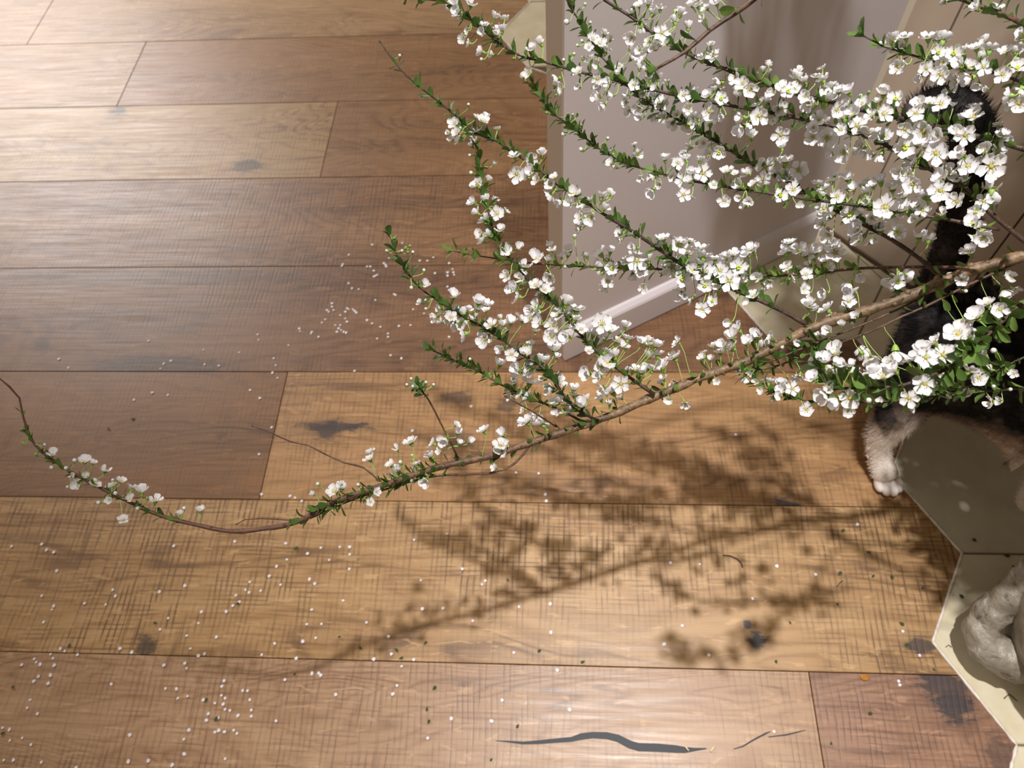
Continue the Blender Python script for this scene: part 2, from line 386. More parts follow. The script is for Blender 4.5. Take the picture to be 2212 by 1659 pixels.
# ------------------------------------------------------------------ walls
zv = Vector((0, 0, 1))
c0 = Vector((0.0042, 0.5745, 0)); c1 = Vector((0.375, 0.788, 0)); du = (c1 - c0).normalized(); dn = Vector((-du.y, du.x, 0)); PL = (c1 - c0).length
pw = link('wall_left', obox(c0, du * PL, dn * 0.0286, zv * 0.84).mesh('wall_left', [M_panel], False))
tag(pw, 'pale painted end board of the kitchen counter with a stepped base', kind='structure')
# stepped base
def profile_strip(p0, u, length, nrm, prof, name, mat, parent):
    mb = MB(); vs = []
    for k in (0, length):
        for (d, z) in prof: vs.append(p0 + u * k + nrm * d + zv * z)
    n = len(prof); mb.add(vs, [(i, (i + 1) % n, n + (i + 1) % n, n + i) for i in range(n)] + [tuple(range(n))[::-1], tuple(range(n, 2 * n))])
    return link(name, mb.mesh(name, mat, False), parent)
bprof = [(0, 0.002), (-0.009, 0.002), (-0.009, 0.050), (-0.0075, 0.0535), (-0.003, 0.059), (0, 0.061)]
tag(profile_strip(c0, du, PL, dn, bprof, 'baseboard_left', M_panel, None), 'pale painted base strip with a rounded top along the end board', kind='structure')
profile_strip(c0 + zv * 0.8401, du, PL, dn, [(-0.012, 0), (-0.012, 0.02), (0.040, 0.02), (0.040, 0)], 'cap_rail', M_panel, pw)
profile_strip(c0 - du * 0.0016, du, 0.0015, dn, [(0.0005, 0.003), (0.0005, 0.8399), (0.0286, 0.8399), (0.0286, 0.003)], 'edge_strip', M_edge, pw)
profile_strip(c0 + zv * 0.0005, du, PL, dn, [(-0.0092, 0), (-0.0092, 0.0018), (0.0, 0.0018), (0.0, 0)], 'shadow_gap', M_dark, pw)
wc = Vector((0.3996, 0.8022, 0)); wu = Vector((0.061, -0.072, 0)).normalized(); wn = Vector((-wu.y, wu.x, 0))
if wn.x < 0: wn = -wn
wr = link('wall_right', obox(wc + wn * 0.006 - wu * 0.06, wu * 1.11, wn * 0.03, zv * 1.25).mesh('wall_right', [M_groove], False))
tag(wr, 'taupe wall of upright grooved boards behind the cat', kind='structure')
gx = 0.0; first = True; bw = 0.086
marks = []
g1 = floor_pt(0, 0)
# first groove is where the photo shows it
import itertools
def wall_u(px, z_guess=None):
    # intersection of a pixel ray with the wall plane
    r = ray(*px); t = (wc - CAM).dot(wn) / r.dot(wn); q = CAM + r * t; return (q - wc).dot(wu), q.z
ug = wall_u((2030, 112))[0]
edges = [-0.06]; x = ug - bw * math.floor(ug / bw)
if x < 0.02: x += bw
while x < 1.05: edges.append(x); x += bw
edges.append(1.05)
for a, b in zip(edges[:-1], edges[1:]):
    link('wall_board', obox(wc + wu * (a + 0.0012), wu * (b - a - 0.0024), wn * 0.0055, zv * 1.25).mesh('wall_board', M_wall, False), wr)
# dark strip along its foot
profile_strip(wc + zv * 0.0008, wu, 1.05, wn, [(-0.003, 0), (-0.003, 0.007), (0, 0.007), (0, 0)], 'foot_strip', M_dark, wr)
# upright cream trim in the corner
tr = link('trim_1', obox(c1 + du * 0.0004, du * 0.0115, dn * 0.004, zv * 0.84).mesh('trim_1', M_trim, False))
tag(tr, 'narrow cream upright trim in the corner between the two walls', kind='structure')
# ------------------------------------------------------------------ flowering branches
def mdep(x):
    s = (x - 1106) / 1106; return 0.530 + 0.0019 * s - 0.0578 * s * s
def smooth_path(P, step=0.006):
    """Catmull-Rom through the given 3D points, resampled"""
    out = []; n = len(P)
    for i in range(n - 1):
        p0, p1, p2, p3 = P[max(i - 1, 0)], P[i], P[i + 1], P[min(i + 2, n - 1)]
        k = max(1, int((p2 - p1).length / step))
        for j in range(k):
            t = j / k
            out.append(0.5 * ((2 * p1) + (p2 - p0) * t + (2 * p0 - 5 * p1 + 4 * p2 - p3) * t * t + (3 * p1 - p0 - 3 * p2 + p3) * t ** 3))
    out.append(P[-1]); return out
VASE = Vector((0.54, 0.19, 0.29))
def off_path(P, o):
    d = (P[-1] - P[-2]).normalized(); e = P[-1] + d * o[0]
    q = e.lerp(VASE, 0.45) + Vector((0.05, 0.0, o[1])); k = (hash_ := (o[2] if len(o) > 2 else 0))
    return [e, q, VASE + Vector((0.008 * math.cos(k), 0.008 * math.sin(k), 0.01)), VASE + Vector((0.012 * math.cos(k), 0.012 * math.sin(k), -0.16))]
# twig: name, image path from tip to base, depth at tip, depth at base (None: follows main stem), width px tip/base, material, leaf spans (start, end, size px, count) along it
def T(px, d0, d1, w0, w1, mat, leaves=(), offs=()): return dict(px=px, d0=d0, d1=d1, w0=w0, w1=w1, mat=mat, leaves=leaves, offs=offs)
main = T([(0, 818), (20, 835), (42, 860), (50, 900), (75, 960), (130, 1005), (200, 1045), (280, 1085), (350, 1115), (430, 1135), (500, 1148), (570, 1142), (640, 1128), (720, 1085), (800, 1058), (880, 1030), (960, 1006), (1060, 985), (1120, 965), (1180, 945), (1240, 925), (1320, 897), (1400, 862), (1460, 838), (1520, 812), (1600, 785), (1660, 756), (1740, 715), (1800, 692), (1880, 668), (1960, 640), (2030, 612), (2100, 583), (2212, 552)],
         None, None, 3.5, 26, 'bark', [(0.02, 0.17, 20, 1.1), (0.17, 0.2, 24, 1.0), (0.29, 0.47, 27, 1.0), (0.47, 0.86, 27, 0.35), (0.86, 1.0, 34, 0.45)],
         (.10, .03, 0))
stems = {}
stems['A'] = dict(label='thick brown spirea branch arching across the photo to its left edge, carrying most side twigs', main=main, twigs=[
    T([(842, 500), (855, 545), (875, 580), (905, 620), (955, 655), (1010, 690), (1060, 715), (1120, 760), (1180, 800), (1215, 850), (1255, 890), (1292, 908)], 0.49, 0.525, 3, 9, 'twig', [(0.03, 0.98, 27, 1.3)]),
    T([(935, 757), (985, 780), (1040, 805), (1080, 830), (1150, 862), (1210, 885), (1265, 915)], 0.54, 0.527, 3, 7, 'twig', [(0.0, 0.75, 26, 2.0)]),
    T([(1012, 290), (1032, 320), (1036, 360), (1042, 400), (1055, 450), (1070, 510), (1108, 568), (1150, 612), (1200, 655), (1245, 712), (1300, 768), (1360, 815), (1414, 852)], 0.50, 0.520, 3, 10, 'twig', [(0.0, 0.97, 27, 1.3)]),
    T([(820, 90), (850, 130), (880, 165), (910, 190), (955, 225), (990, 255), (1028, 288), (1070, 303), (1110, 330), (1160, 362), (1200, 395), (1250, 425), (1300, 460), (1350, 490), (1400, 522), (1440, 550), (1480, 575), (1540, 603), (1600, 632), (1670, 662), (1745, 702)], 0.47, 0.512, 3, 12, 'twig', [(0.06, 0.36, 27, 1.5), (0.36, 0.92, 28, 1.2)]),
    T([(982, 543), (1010, 548), (1035, 553), (1100, 562), (1180, 571), (1290, 577), (1400, 580), (1500, 588), (1640, 596), (1760, 590), (1850, 580), (1960, 577), (2050, 577), (2100, 578)], 0.535, 0.505, 3, 9, 'red', [(0.0, 0.1, 28, 2.0), (0.17, 0.78, 29, 0.95)]),
    T([(1222, -30), (1229, 0), (1240, 28), (1259, 55), (1275, 85), (1296, 118), (1325, 150), (1365, 195), (1405, 225), (1450, 250), (1500, 280), (1558, 312), (1629, 357), (1700, 392), (1767, 434), (1850, 477), (1900, 503), (1945, 530), (1985, 558), (2040, 603)], 0.47, 0.500, 3, 12, 'twig', [(0.0, 0.2, 28, 1.9), (0.2, 0.85, 30, 1.0)]),
    T([(1090, 855), (1120, 872), (1160, 895), (1202, 922)], 0.505, 0.528, 3, 5, 'red'),
    T([(545, 920), (585, 935), (630, 955), (665, 962), (700, 980), (745, 1000), (785, 1010), (820, 1040)], 0.51, 0.523, 2, 5, 'red'),
    T([(905, 838), (925, 862), (945, 900), (960, 930), (978, 965), (990, 992)], 0.50, 0.529, 3.5, 6, 'red', [(0.0, 0.22, 22, 2.6)]),
    T([(510, 1133), (530, 1122), (565, 1120), (600, 1122), (648, 1126)], 0.52, 0.520, 2, 4, 'red'),
    T([(670, 1120), (760, 1080), (850, 1052), (920, 1032), (985, 1025), (1060, 1022), (1110, 1003), (1145, 962)], 0.525, 0.530, 4, 6, 'red', [(0.0, 0.6, 25, 1.3)]),
    T([(1630, 800), (1680, 790), (1740, 767), (1800, 746), (1885, 714), (1950, 683), (1999, 662), (2095, 614), (2182, 574), (2240, 548)], 0.515, 0.472, 4, 8, 'red', [(0.0, 0.35, 30, 1.4), (0.5, 1.0, 30, 0.25)]),
    T([(1610, 806), (1670, 778), (1773, 737), (1864, 701), (1941, 668), (1980, 650)], 0.52, 0.498, 4, 7, 'red', [(0.1, 0.5, 30, 1.0)]),
])
stems['B'] = dict(label='dark spirea branch reaching from the right edge to the top left, densest in white flowers', main=
    T([(845, -18), (900, -4), (940, 0), (968, 8), (1021, 47), (1069, 85), (1116, 117), (1173, 133), (1233, 150), (1275, 161), (1340, 175), (1395, 190), (1449, 203), (1500, 213), (1560, 225), (1619, 236), (1690, 248), (1757, 262), (1820, 278), (1886, 300), (1928, 322), (1980, 350), (2040, 382), (2080, 402), (2111, 431), (2150, 470), (2212, 520)], 0.48, 0.44, 3, 13, 'twig', [(0.0, 0.18, 28, 2.0), (0.18, 0.97, 31, 1.1)],
      (.09, .03, 1)), twigs=[
    T([(1157, 190), (1172, 215), (1190, 242), (1230, 270), (1290, 318), (1340, 347), (1400, 368), (1440, 378), (1500, 392), (1560, 402), (1612, 411), (1690, 422), (1757, 432), (1854, 444), (1950, 460), (2047, 474), (2111, 488), (2160, 496)], 0.50, 0.445, 3, 9, 'twig', [(0.0, 0.3, 27, 2.0), (0.3, 0.95, 29, 0.9)]),
])
stems['C'] = dict(label='dark spirea branch from the top edge crossing in front of the cat tail', main=
    T([(1290, -25), (1306, 0), (1340, 22), (1379, 47), (1433, 88), (1500, 123), (1590, 158), (1667, 187), (1740, 208), (1800, 222), (1870, 240), (1938, 254), (2000, 268), (2047, 280), (2100, 292), (2144, 303), (2212, 322)], 0.46, 0.42, 6, 14, 'twig', [(0.0, 0.75, 29, 1.0), (0.75, 1.0, 36, 1.3)],
      (.09, .04, 2)), twigs=[])
stems['D'] = dict(label='short dark reddish branch from the top edge, mostly bare with green leaf tufts', main=
    T([(1418, 148), (1432, 140), (1480, 112), (1532, 66), (1590, 27), (1640, -10), (1700, -60)], 0.43, 0.40, 6, 17, 'red', [(0.0, 0.18, 38, 2.2), (0.2, 0.9, 34, 0.4)],
      (.16, .05, 3)), twigs=[])
stems['E'] = dict(label='spirea spray in the top right corner with a small leafy tip over the cream trim', main=
    T([(1862, 76), (1880, 85), (1910, 101), (1950, 113), (2000, 128), (2050, 142), (2110, 152), (2160, 160), (2212, 180)], 0.44, 0.41, 3, 9, 'twig', [(0.0, 0.06, 34, 2.5), (0.15, 1.0, 34, 1.0)],
      (.08, .04, 4)), twigs=[])
stems['F'] = dict(label='thick dark twig crossing the very top right corner above the spray', main=
    T([(2035, -22), (2080, 0), (2140, 22), (2190, 42), (2230, 62)], 0.42, 0.40, 8, 13, 'red', [(0.1, 1.0, 32, 1.2)],
      (.10, .05, 5)), twigs=[])
stems['G'] = dict(label='nearest grey brown branch with larger blurred white flowers in front of the cat', main=
    T([(1772, 792), (1785, 830), (1820, 838), (1880, 838), (1950, 832), (2020, 808), (2060, 788), (2110, 745), (2160, 698), (2212, 652)], 0.385, 0.40, 6, 12, 'twig', [(0.0, 1.0, 46, 1.6)],
      (.07, .0, 6)), twigs=[])
stems['H'] = dict(label='thin leafy spirea twig with small flowers hanging below the nearest branch', main=
    T([(1608, 806), (1640, 832), (1680, 850), (1730, 864), (1800, 868), (1900, 868), (2000, 858), (2060, 852), (2130, 845), (2212, 838)], 0.50, 0.46, 2, 6, 'twig', [(0.0, 1.0, 29, 1.5)],
      (.08, .0, 2.5)), twigs=[
    T([(1990, 812), (2040, 838), (2090, 836), (2150, 803), (2212, 772), (2260, 760)], 0.47, 0.45, 2, 6, 'twig', [(0.1, 1.0, 34, 1.6)])])
FL = []   # (x, y, diameter, code)
def fl(ox, oy, sc, txt):
    for it in txt.replace('\n', ' ').split(';'):
        it = it.strip()
        if not it: continue
        code = ''
        if it[-1] in 'opbw': code = it[-1]; it = it[:-1]
        x, y, s_ = (float(q) for q in it.split(','))
        X, Y, D = ox + x / sc, oy + y / sc, s_ / sc
        if all((X - a) ** 2 + (Y - b) ** 2 > 64 for a, b, _, _, k in FL if k != (ox, oy)): FL.append((X, Y, D, code, (ox, oy)))
fl(800, 0, 3.16, '''570,20,80;595,80,90;610,112,60;690,25,90;660,210,50;625,265,65;668,295,60;780,165,65;770,215,80;850,115,80;900,200,80;860,230,60;755,350,80;830,370,60;760,405,40;865,300,50;1105,335,80;1160,290,80;1075,495,75;1270,540,85;1300,600,60;1415,485,80;1420,595,60;1265,580,70;
1340,150,50b;1520,260,80;1600,230,70;1570,290,80;1610,340,90;1490,320,60;1500,400,80;1545,440,60;1640,270,50;1550,540,90p;1540,580,50;1625,560,70;1700,450,60o;1690,500,60;1550,660,90;1590,720,70;1650,650,60;1750,640,60;1800,580,90p;1740,700,60;1760,760,70;1830,740,90;1840,800,80;
1790,80,80;1830,30,70;1900,20,70;1930,90,80;1980,50,80;1780,260,90;1850,190,70;1830,340,60;1900,280,80;1930,330,70;1990,220,100o;2010,290,70;2080,140,90;2120,90,80;2190,30,70;2170,180,80;2150,240,60;1790,390,80;1860,400,70;1770,330,50;1840,460,70;1880,470,60;1910,540,80;1955,520,90;1860,600,80;1900,650,90;1980,700,100o;2000,800,80;2060,850,80;2140,650,90o;2170,740,80o;2170,860,110o;2090,780,60;2200,620,70;1940,600,60;2020,560,60;1935,660,70;
570,840,80;585,900,70;600,950,70;770,815,90;740,880,80;700,920,60;710,960,60;690,990,60;790,790,60;865,875,50;690,1180,35b;840,1120,50;805,1225,60;720,1260,90;740,1240,60;700,1380,90;790,1365,90;855,1370,70;725,1450,70;865,1455,90;930,1440,60;775,1500,90;890,1570,80;745,1600,80;810,1600,90;760,1640,80;
985,1060,80;1095,1090,100o;1170,1050,80;1000,1190,130p;1090,1165,90;1130,1225,80;1190,1225,40;1250,1205,60;1225,1255,80;1225,1330,90;1385,1310,90;1430,1380,90o;1295,1380,80;1360,1390,80;1500,1360,50;1580,1335,90;1650,1330,60;1600,1420,80;1430,1480,100;1500,1490,100;1420,1560,80;1700,1590,70;1795,1600,70;1700,1640,60;2000,1620,90;2120,1645,80;
1320,915,40b;1440,1020,40b;1660,1050,90;1640,1110,70;1830,1050,80o;1800,985,50;1930,1210,80;1850,1220,60;1920,1310,90;2010,1080,80;2100,1110,90o;2150,1045,80;2190,1180,80;2130,1230,90o;2180,1230,80;2140,1330,90o''')
fl(1500, 0, 3.107, '''20,30,80;75,50,70;150,15,80;60,120,60;125,365,90o;50,390,80;110,300,60;270,520,90;320,560,90;375,605,100o;470,480,80;500,440,50;160,560,100;180,660,100o;90,640,80;100,750,130p;190,780,70;25,790,80;315,790,90;430,690,100;435,780,140p;570,730,110p;560,800,90;580,910,110o;690,480,90;690,520,90;600,590,110;630,610,100o;520,620,80;670,600,90;740,540,80;820,510,80;860,530,80;920,580,90;1030,610,100;970,610,70;740,645,80;760,700,100;790,690,80;890,660,150;960,740,100o;830,800,100;800,860,90;790,920,100;890,925,150p;980,870,90o;1000,780,110;1100,840,120o;1060,760,110;1120,690,80;1180,770,80;1170,620,30b;1270,620,100;1350,660,110o;1220,680,60;1280,760,120o;915,1035,70;995,1030,120;1110,980,110;1280,910,110o;1210,930,70;1250,1050,100;1410,870,100o;
60,960,70;165,1025,100o;40,1070,70;60,1160,110o;310,860,110;380,910,90;220,1140,90;350,1160,80;270,1160,50;300,1240,100;390,1230,60;475,1120,130p;460,1205,110p;610,1070,110;700,1140,130p;600,1180,100o;660,1270,110o;580,1310,100o;130,1240,60;200,1350,90o;300,1330,60;365,1350,80;700,1380,60;
830,1230,80;870,1260,80;920,1210,70;1030,1190,110;1065,1260,80;960,1320,100o;870,1400,140p;850,1310,60;1040,1440,120o;1110,1430,70;1190,1465,80p;1150,1290,80;1160,1360,90;1250,1210,100;1330,1260,100;1400,1310,90;1190,1240,70;1280,1390,160o;1400,1400,120;1410,1430,80;850,1500,90;890,1580,100;1090,1540,130;1250,1540,90;1360,1560,130p;1205,1605,75p;1510,1580,110;1530,1410,90o;1490,1370,70;1470,1470,70;1660,1430,90;
1415,990,160p;1620,1030,170p;1530,890,140;1470,1080,120;1500,970,80;1590,940,70;1430,1180,90;1460,1240,120o;1370,1160,90;1510,700,120;1490,760,100o;1580,680,80;1655,690,120o;1735,705,50;1790,790,100;1760,880,100;1820,910,120o;1870,770,110;1840,880,70;1790,1040,120;1835,1110,130o;1720,1160,150o;1650,1190,110;1650,1280,140o;1580,1310,90;1750,1350,110;2000,1120,170o;1950,1000,100;2060,960,120;2070,900,90;2050,1050,90;1920,1060,70;1940,1350,110p;1890,1430,120p;1860,1490,110;1950,1250,70;
1260,300,60;1330,260,100;1420,240,90;1405,310,80;1570,240,110;1665,260,120;1640,350,100o;1740,360,130p;1660,420,90o;1800,340,90;1890,310,100;1980,325,110;1780,430,100;1360,450,90;1555,460,90o;1650,500,120o;1610,540,60;1850,440,90;1750,550,110;1840,530,110;1900,570,80;1945,450,100o;2090,335,80;2160,345,80;2190,310,80;2170,450,110o;2070,500,110o;2100,640,100;2180,700,120o;2190,610,90;2190,220,70;1680,10,60;1890,50,90;2030,45,80''')
fl(1500, 450, 3.107, '''40,260,110;60,310,120;60,420,130o;170,420,130p;300,400,140p;235,490,140p;70,520,110p;30,360,80;140,330,90;210,320,80;260,300,80;380,270,110;350,310,80;400,300,60;330,460,70;150,520,60;120,620,80o;55,680,100o;420,470,90;500,500,60w;390,580,80;610,290,100;700,270,110;740,310,90;810,290,90;920,250,100;945,290,120o;870,350,80;770,370,70;620,390,80;910,400,70;750,440,80;740,540,80o;660,470,60;1110,450,90;1040,520,100;1030,550,80;1035,625,100p;870,570,90;760,640,100;780,660,80;880,670,110;1080,720,70;990,780,60;860,800,80;900,820,80;
1310,480,100;1370,490,110p;1340,470,80;1790,480,90p;280,810,110;250,860,110;190,920,90;400,860,110;430,850,80;350,900,90;510,860,60;250,930,90;170,960,80;55,1000,70;110,1010,60;150,1160,50;310,1080,80;690,900,60w;
870,1020,120;940,960,140;850,1050,140;800,1140,110;1040,1050,100;1060,1090,80;1190,1020,120;1210,1090,120;1260,1110,140;1300,1030,90;1350,980,150;1340,1080,110;1545,1180,150p;1530,950,120;1600,890,110;1560,1000,130o;1670,980,140o;1480,1000,90;1760,830,150;1830,870,120;1820,770,90;1890,720,130;2050,680,120p;2010,955,50b;2080,560,100;2130,460,90;1840,280,110;1940,200,110;870,1260,130;950,1290,120;1040,1280,130o;1170,1290,50b;1240,1290,50;1440,1280,110o;1670,1130,80o;
1880,1020,70;1940,1020,90;1850,1080,110;1910,1140,110o;2140,1110,60;1840,1240,70;1980,1300,90;340,1140,70;370,1120,60;410,1170,60;500,1160,80;440,1220,60;580,1180,80;590,1220,90;570,1260,70;660,1210,90o;700,1130,70;680,1140,70;750,1350,110p;530,1270,50''')
fl(800, 450, 3.16, '''115,290,35b;365,425,40;375,515,70;280,540,35b;340,640,60;380,630,40;470,690,70;570,590,90;540,710,90;550,740,80;640,710,90;440,740,80;480,770,70;620,790,80;710,740,80;740,640,100;800,650,90;790,690,60;630,860,100;820,790,90;770,900,110;905,790,70;960,770,90;1040,760,70;1080,750,80;1150,780,100;890,960,80;965,1000,90o;885,1060,90;1060,985,90;1170,1035,120;1080,1050,60;1000,1090,100;1010,1120,100;1090,1180,110;975,1190,80;1070,1290,90;950,1240,70;1230,1240,110;1300,1170,100;1390,1230,80;1290,1310,110;1240,1330,80;1430,1340,110;1340,1370,110;1260,1400,60;1330,1390,80;950,1290,60;1040,1370,60;
920,280,90;1010,265,80;1060,390,100;1130,330,110;1045,420,80;925,460,80;1020,480,90;985,540,100;1000,600,90;955,560,80;1130,520,90;1220,475,90;1190,550,80;1125,670,110;1090,690,80;1280,720,90;1340,640,110;1410,680,120;1400,750,80;1240,800,100;1230,880,100;1340,880,110;1260,960,110;1440,820,80;1490,970,60;1580,790,150p;1640,820,100;1520,860,80;1600,880,90;1680,900,80;1740,800,80;1760,880,90;1850,910,80;
1930,860,90;1990,850,90;2030,900,90;1950,930,110;2090,910,80;1900,1010,100;1960,990,100;2070,1010,110;1990,1080,120;1930,1090,100;1850,1110,100;1620,970,80;1670,1000,100;1620,1050,130;1580,1080,100;1560,1150,90;1580,1230,90;1710,1200,130p;1630,1330,70;1570,1300,80;1710,1290,60;1480,1130,110;1810,1090,70;2060,1200,60;2040,1310,70;2150,1340,70;2000,1160,70;
1225,255,70;1240,280,60;1215,350,60;1360,280,80;1350,310,70;1330,400,40w;1560,300,110;1640,290,70;1550,400,90;1650,410,110p;1620,500,90o;1800,270,80;1710,230,60;1700,170,60;1820,360,150p;1845,420,100o;1750,360,80;1790,460,70;1865,545,80o;1990,220,100;2110,250,120o;2060,400,150p;2020,430,90;2130,480,120o;2200,420,100;2110,590,110;2180,620,70;2180,310,70;
270,1590,100;175,1640,70;420,1600,80;510,1580,100;600,1530,70w;610,1600,60;680,1590,70;770,1510,90;900,1540,90;890,1610,100;1060,1450,110;1160,1460,120;1200,1490,80;250,1205,26b;280,1165,26b;290,1215,26b;350,1190,26b;380,1190,24b;430,1205,24b''')
fl(0, 780, 2.765, '''140,490,20b;265,500,30;255,540,30;315,550,65;215,560,25b;310,635,40;395,640,40;445,595,40;505,595,75;555,608,45;520,690,60;455,735,70;405,750,25b;570,735,65;630,650,70;725,710,60;660,745,65;690,790,40;775,820,60;650,830,45;590,845,40;845,775,85;825,880,40;880,820,25b;930,825,80;735,945,60;1080,910,60;1100,880,40;1195,890,60;1995,770,90;2035,735,50;1870,795,45;1900,735,30b;2140,740,30b''')
fl(500, 500, 2.765, '''820,1355,70;945,1390,60;970,1310,60;1010,1380,40;990,1430,70;1030,1460,50;1105,1385,60;1160,1490,80;870,1555,50;830,1615,50;1080,1490,40;1190,1335,80;1240,1310,50;1365,1260,50;1620,1200,80;1610,1310,90;1570,1410,50;1080,1340,25b''')
BUDS = [(1350, 780), (1380, 780), (1410, 785), (1620, 945), (1500, 155), (1415, 310), (1465, 30), (1445, 280), (1390, 370), (1365, 375), (1320, 410), (1205, 770), (615, 875), (620, 940), (670, 715), (680, 1060), (1440, 855), (1110, 400), (1060, 385), (980, 400), (200, 380)]
for bx, by in BUDS: FL.append((800 + bx / 3.16, by / 3.16, 9, 'b', None))
for bx, by in [(270, 258), (240, 270), (255, 300), (290, 300), (160, 205), (215, 290), (380, 685), (1070, 920), (540, 950), (680, 1030), (1920, 890), (1550, 1110)]: FL.append((800 + bx / 3.16, 450 + by / 3.16, 9, 'b', None))
for bx, by in [(590, 930), (810, 845), (490, 495), (1620, 520), (1820, 555), (1755, 925), (1580, 1070), (1440, 1030), (1600, 1238), (1715, 1268), (2010, 1195), (1980, 655), (2120, 1215), (1880, 820), (1700, 1255)]: FL.append((1500 + bx / 3.107, 450 + by / 3.107, 11, 'b', None))
extra_fl = []
for (x, y, D, code, k) in FL:
    if code != 'b' and D > 20 and R.random() < .42:
        an = R.uniform(0, 6.28); q = D * R.uniform(.45, .85); extra_fl.append((x + math.cos(an) * q, y + math.sin(an) * q, D * R.uniform(.55, .85), 'x', k))
FL += extra_fl
# ---- shapes of a flower, a bud and a leaf, a few of each
def make_flower(cup, npet=5, yel=0, seed=0):
    r = random.Random(seed); mb = MB()
    for k in range(npet):
        a = 2 * math.pi * k / 5 + r.uniform(-.12, .12); cu = cup + r.uniform(-.28, .28); ln = r.uniform(.86, 1.08); wd_ = r.uniform(.33, .41)
        vs = []; NU, NV = 4, 4
        for i in range(NU + 1):
            t = i / NU
            rr = 0.14 + (ln - 0.14) * (0, .28, .58, .86, 1.0)[i]
            wid = wd_ * (.26, .62, .97, 1.0, .58)[i]
            for j in range(NV + 1):
                s_ = (j / NV) * 2 - 1
                y_ = s_ * wid
                edge = 1 - 0.16 * s_ * s_ * t
                rad = rr * edge
                z = math.sin(cu) * rad * (0.55 + .45 * t) + 0.20 * (s_ * s_) * t + r.uniform(-.025, .025) * t
                x = math.cos(cu) * rad
                vs.append(Vector((x * math.cos(a) - y_ * math.sin(a), x * math.sin(a) + y_ * math.cos(a), z)))
        mb.add(vs, [(i * (NV + 1) + j, (i + 1) * (NV + 1) + j, (i + 1) * (NV + 1) + j + 1, i * (NV + 1) + j + 1) for i in range(NU) for j in range(NV)], 0)
    mb.ball(Vector((0, 0, 0.04)), 0.16, 1, 8, 4, (1, 1, .45))
    for k in range(11 if not yel else 5):
        a = 2 * math.pi * k / (11 if not yel else 5) + r.uniform(-.2, .2); q = Vector((math.cos(a), math.sin(a), 0))
        if yel:
            mb.ball(q * 0.13 + Vector((0, 0, .2)), 0.105, 3, 6, 4, (1, 1, 1.4))
        else:
            tip = q * r.uniform(.24, .36) + Vector((0, 0, r.uniform(.16, .28)))
            mb.tube([q * .15, tip], .014, 3, 1, False); mb.ball(tip, .034, 1, 5, 3)
    # calyx: cup and five pointed sepals
    prof = [(0.03, -0.42), (0.13, -0.34), (0.22, -0.16), (0.25, 0.0)]
    vs = [Vector((rr * math.cos(2 * math.pi * j / 8), rr * math.sin(2 * math.pi * j / 8), z)) for rr, z in prof for j in range(8)]
    mb.add(vs, [(i * 8 + j, i * 8 + (j + 1) % 8, (i + 1) * 8 + (j + 1) % 8, (i + 1) * 8 + j) for i in range(3) for j in range(8)], 2)
    for k in range(5):
        a = 2 * math.pi * (k + .5) / 5; q = Vector((math.cos(a), math.sin(a), 0)); p = Vector((-q.y, q.x, 0))
        mb.add([q * .22 + p * .12 + Vector((0, 0, -.02)), q * .22 - p * .12 + Vector((0, 0, -.02)), q * .44 + Vector((0, 0, .04))], [(0, 1, 2)], 2)
    return mb.mesh('flower', [M_petal, M_yel, M_calyx, M_yelg])
FM_open = [make_flower(.25, 5, 0, 1), make_flower(.35, 5, 1, 2), make_flower(.15, 5, 0, 3), make_flower(.45, 5, 0, 9)]
FM_side = [make_flower(.55, 5, 0, 4), make_flower(.8, 5, 0, 5), make_flower(.35, 5, 0, 6), make_flower(.95, 5, 0, 7), make_flower(.65, 4, 0, 8)]
def make_bud(white, seed):
    mb = MB(); mb.ball(Vector((0, 0, 0.1)), 0.5, 0, 8, 6, (1, 1, 1.05))
    prof = [(0.05, -0.75), (0.25, -0.6), (0.47, -0.25), (0.53, 0.05)]
    vs = [Vector((rr * math.cos(2 * math.pi * j / 8), rr * math.sin(2 * math.pi * j / 8), z)) for rr, z in prof for j in range(8)]
    mb.add(vs, [(i * 8 + j, i * 8 + (j + 1) % 8, (i + 1) * 8 + (j + 1) % 8, (i + 1) * 8 + j) for i in range(3) for j in range(8)], 1)
    return mb.mesh('flower_bud', [M_petal if white else M_bud, M_calyx])
BM = [make_bud(True, 0), make_bud(False, 1)]
def leaf_verts(wid, fold, curl):
    vs = []
    prof = [(0, .05), (.18, .35), (.42, .8), (.68, 1.0), (.88, .72), (1.0, .1)]
    for t, k in prof:
        h = math.sin(t * 1.6) * curl
        for s_ in (-1, 0, 1): vs.append(Vector((t, s_ * k * wid, h + abs(s_) * k * fold)))
    fs = [(i * 3 + j, i * 3 + 3 + j, i * 3 + 4 + j, i * 3 + 1 + j) for i in range(5) for j in range(2)]
    return vs, fs
def make_leaf(wid, fold, curl):
    mb = MB(); vs, fs = leaf_verts(wid, fold, curl); mb.add(vs, fs); return mb.mesh('leaf', M_leaf)
LV = [(.25, .07, .12), (.30, .05, .25), (.21, .10, -.1), (.28, .04, .4), (.20, .08, .2)]
LM = [make_leaf(*a) for a in LV]
def basis(z, roll=0.0):
    z = z.normalized(); a = Vector((0, 0, 1)) if abs(z.z) < .9 else Vector((1, 0, 0))
    x = a.cross(z).normalized(); y = z.cross(x)
    c, s_ = math.cos(roll), math.sin(roll); x2 = x * c + y * s_; y2 = z.cross(x2)
    return Matrix((x2, y2, z)).transposed()
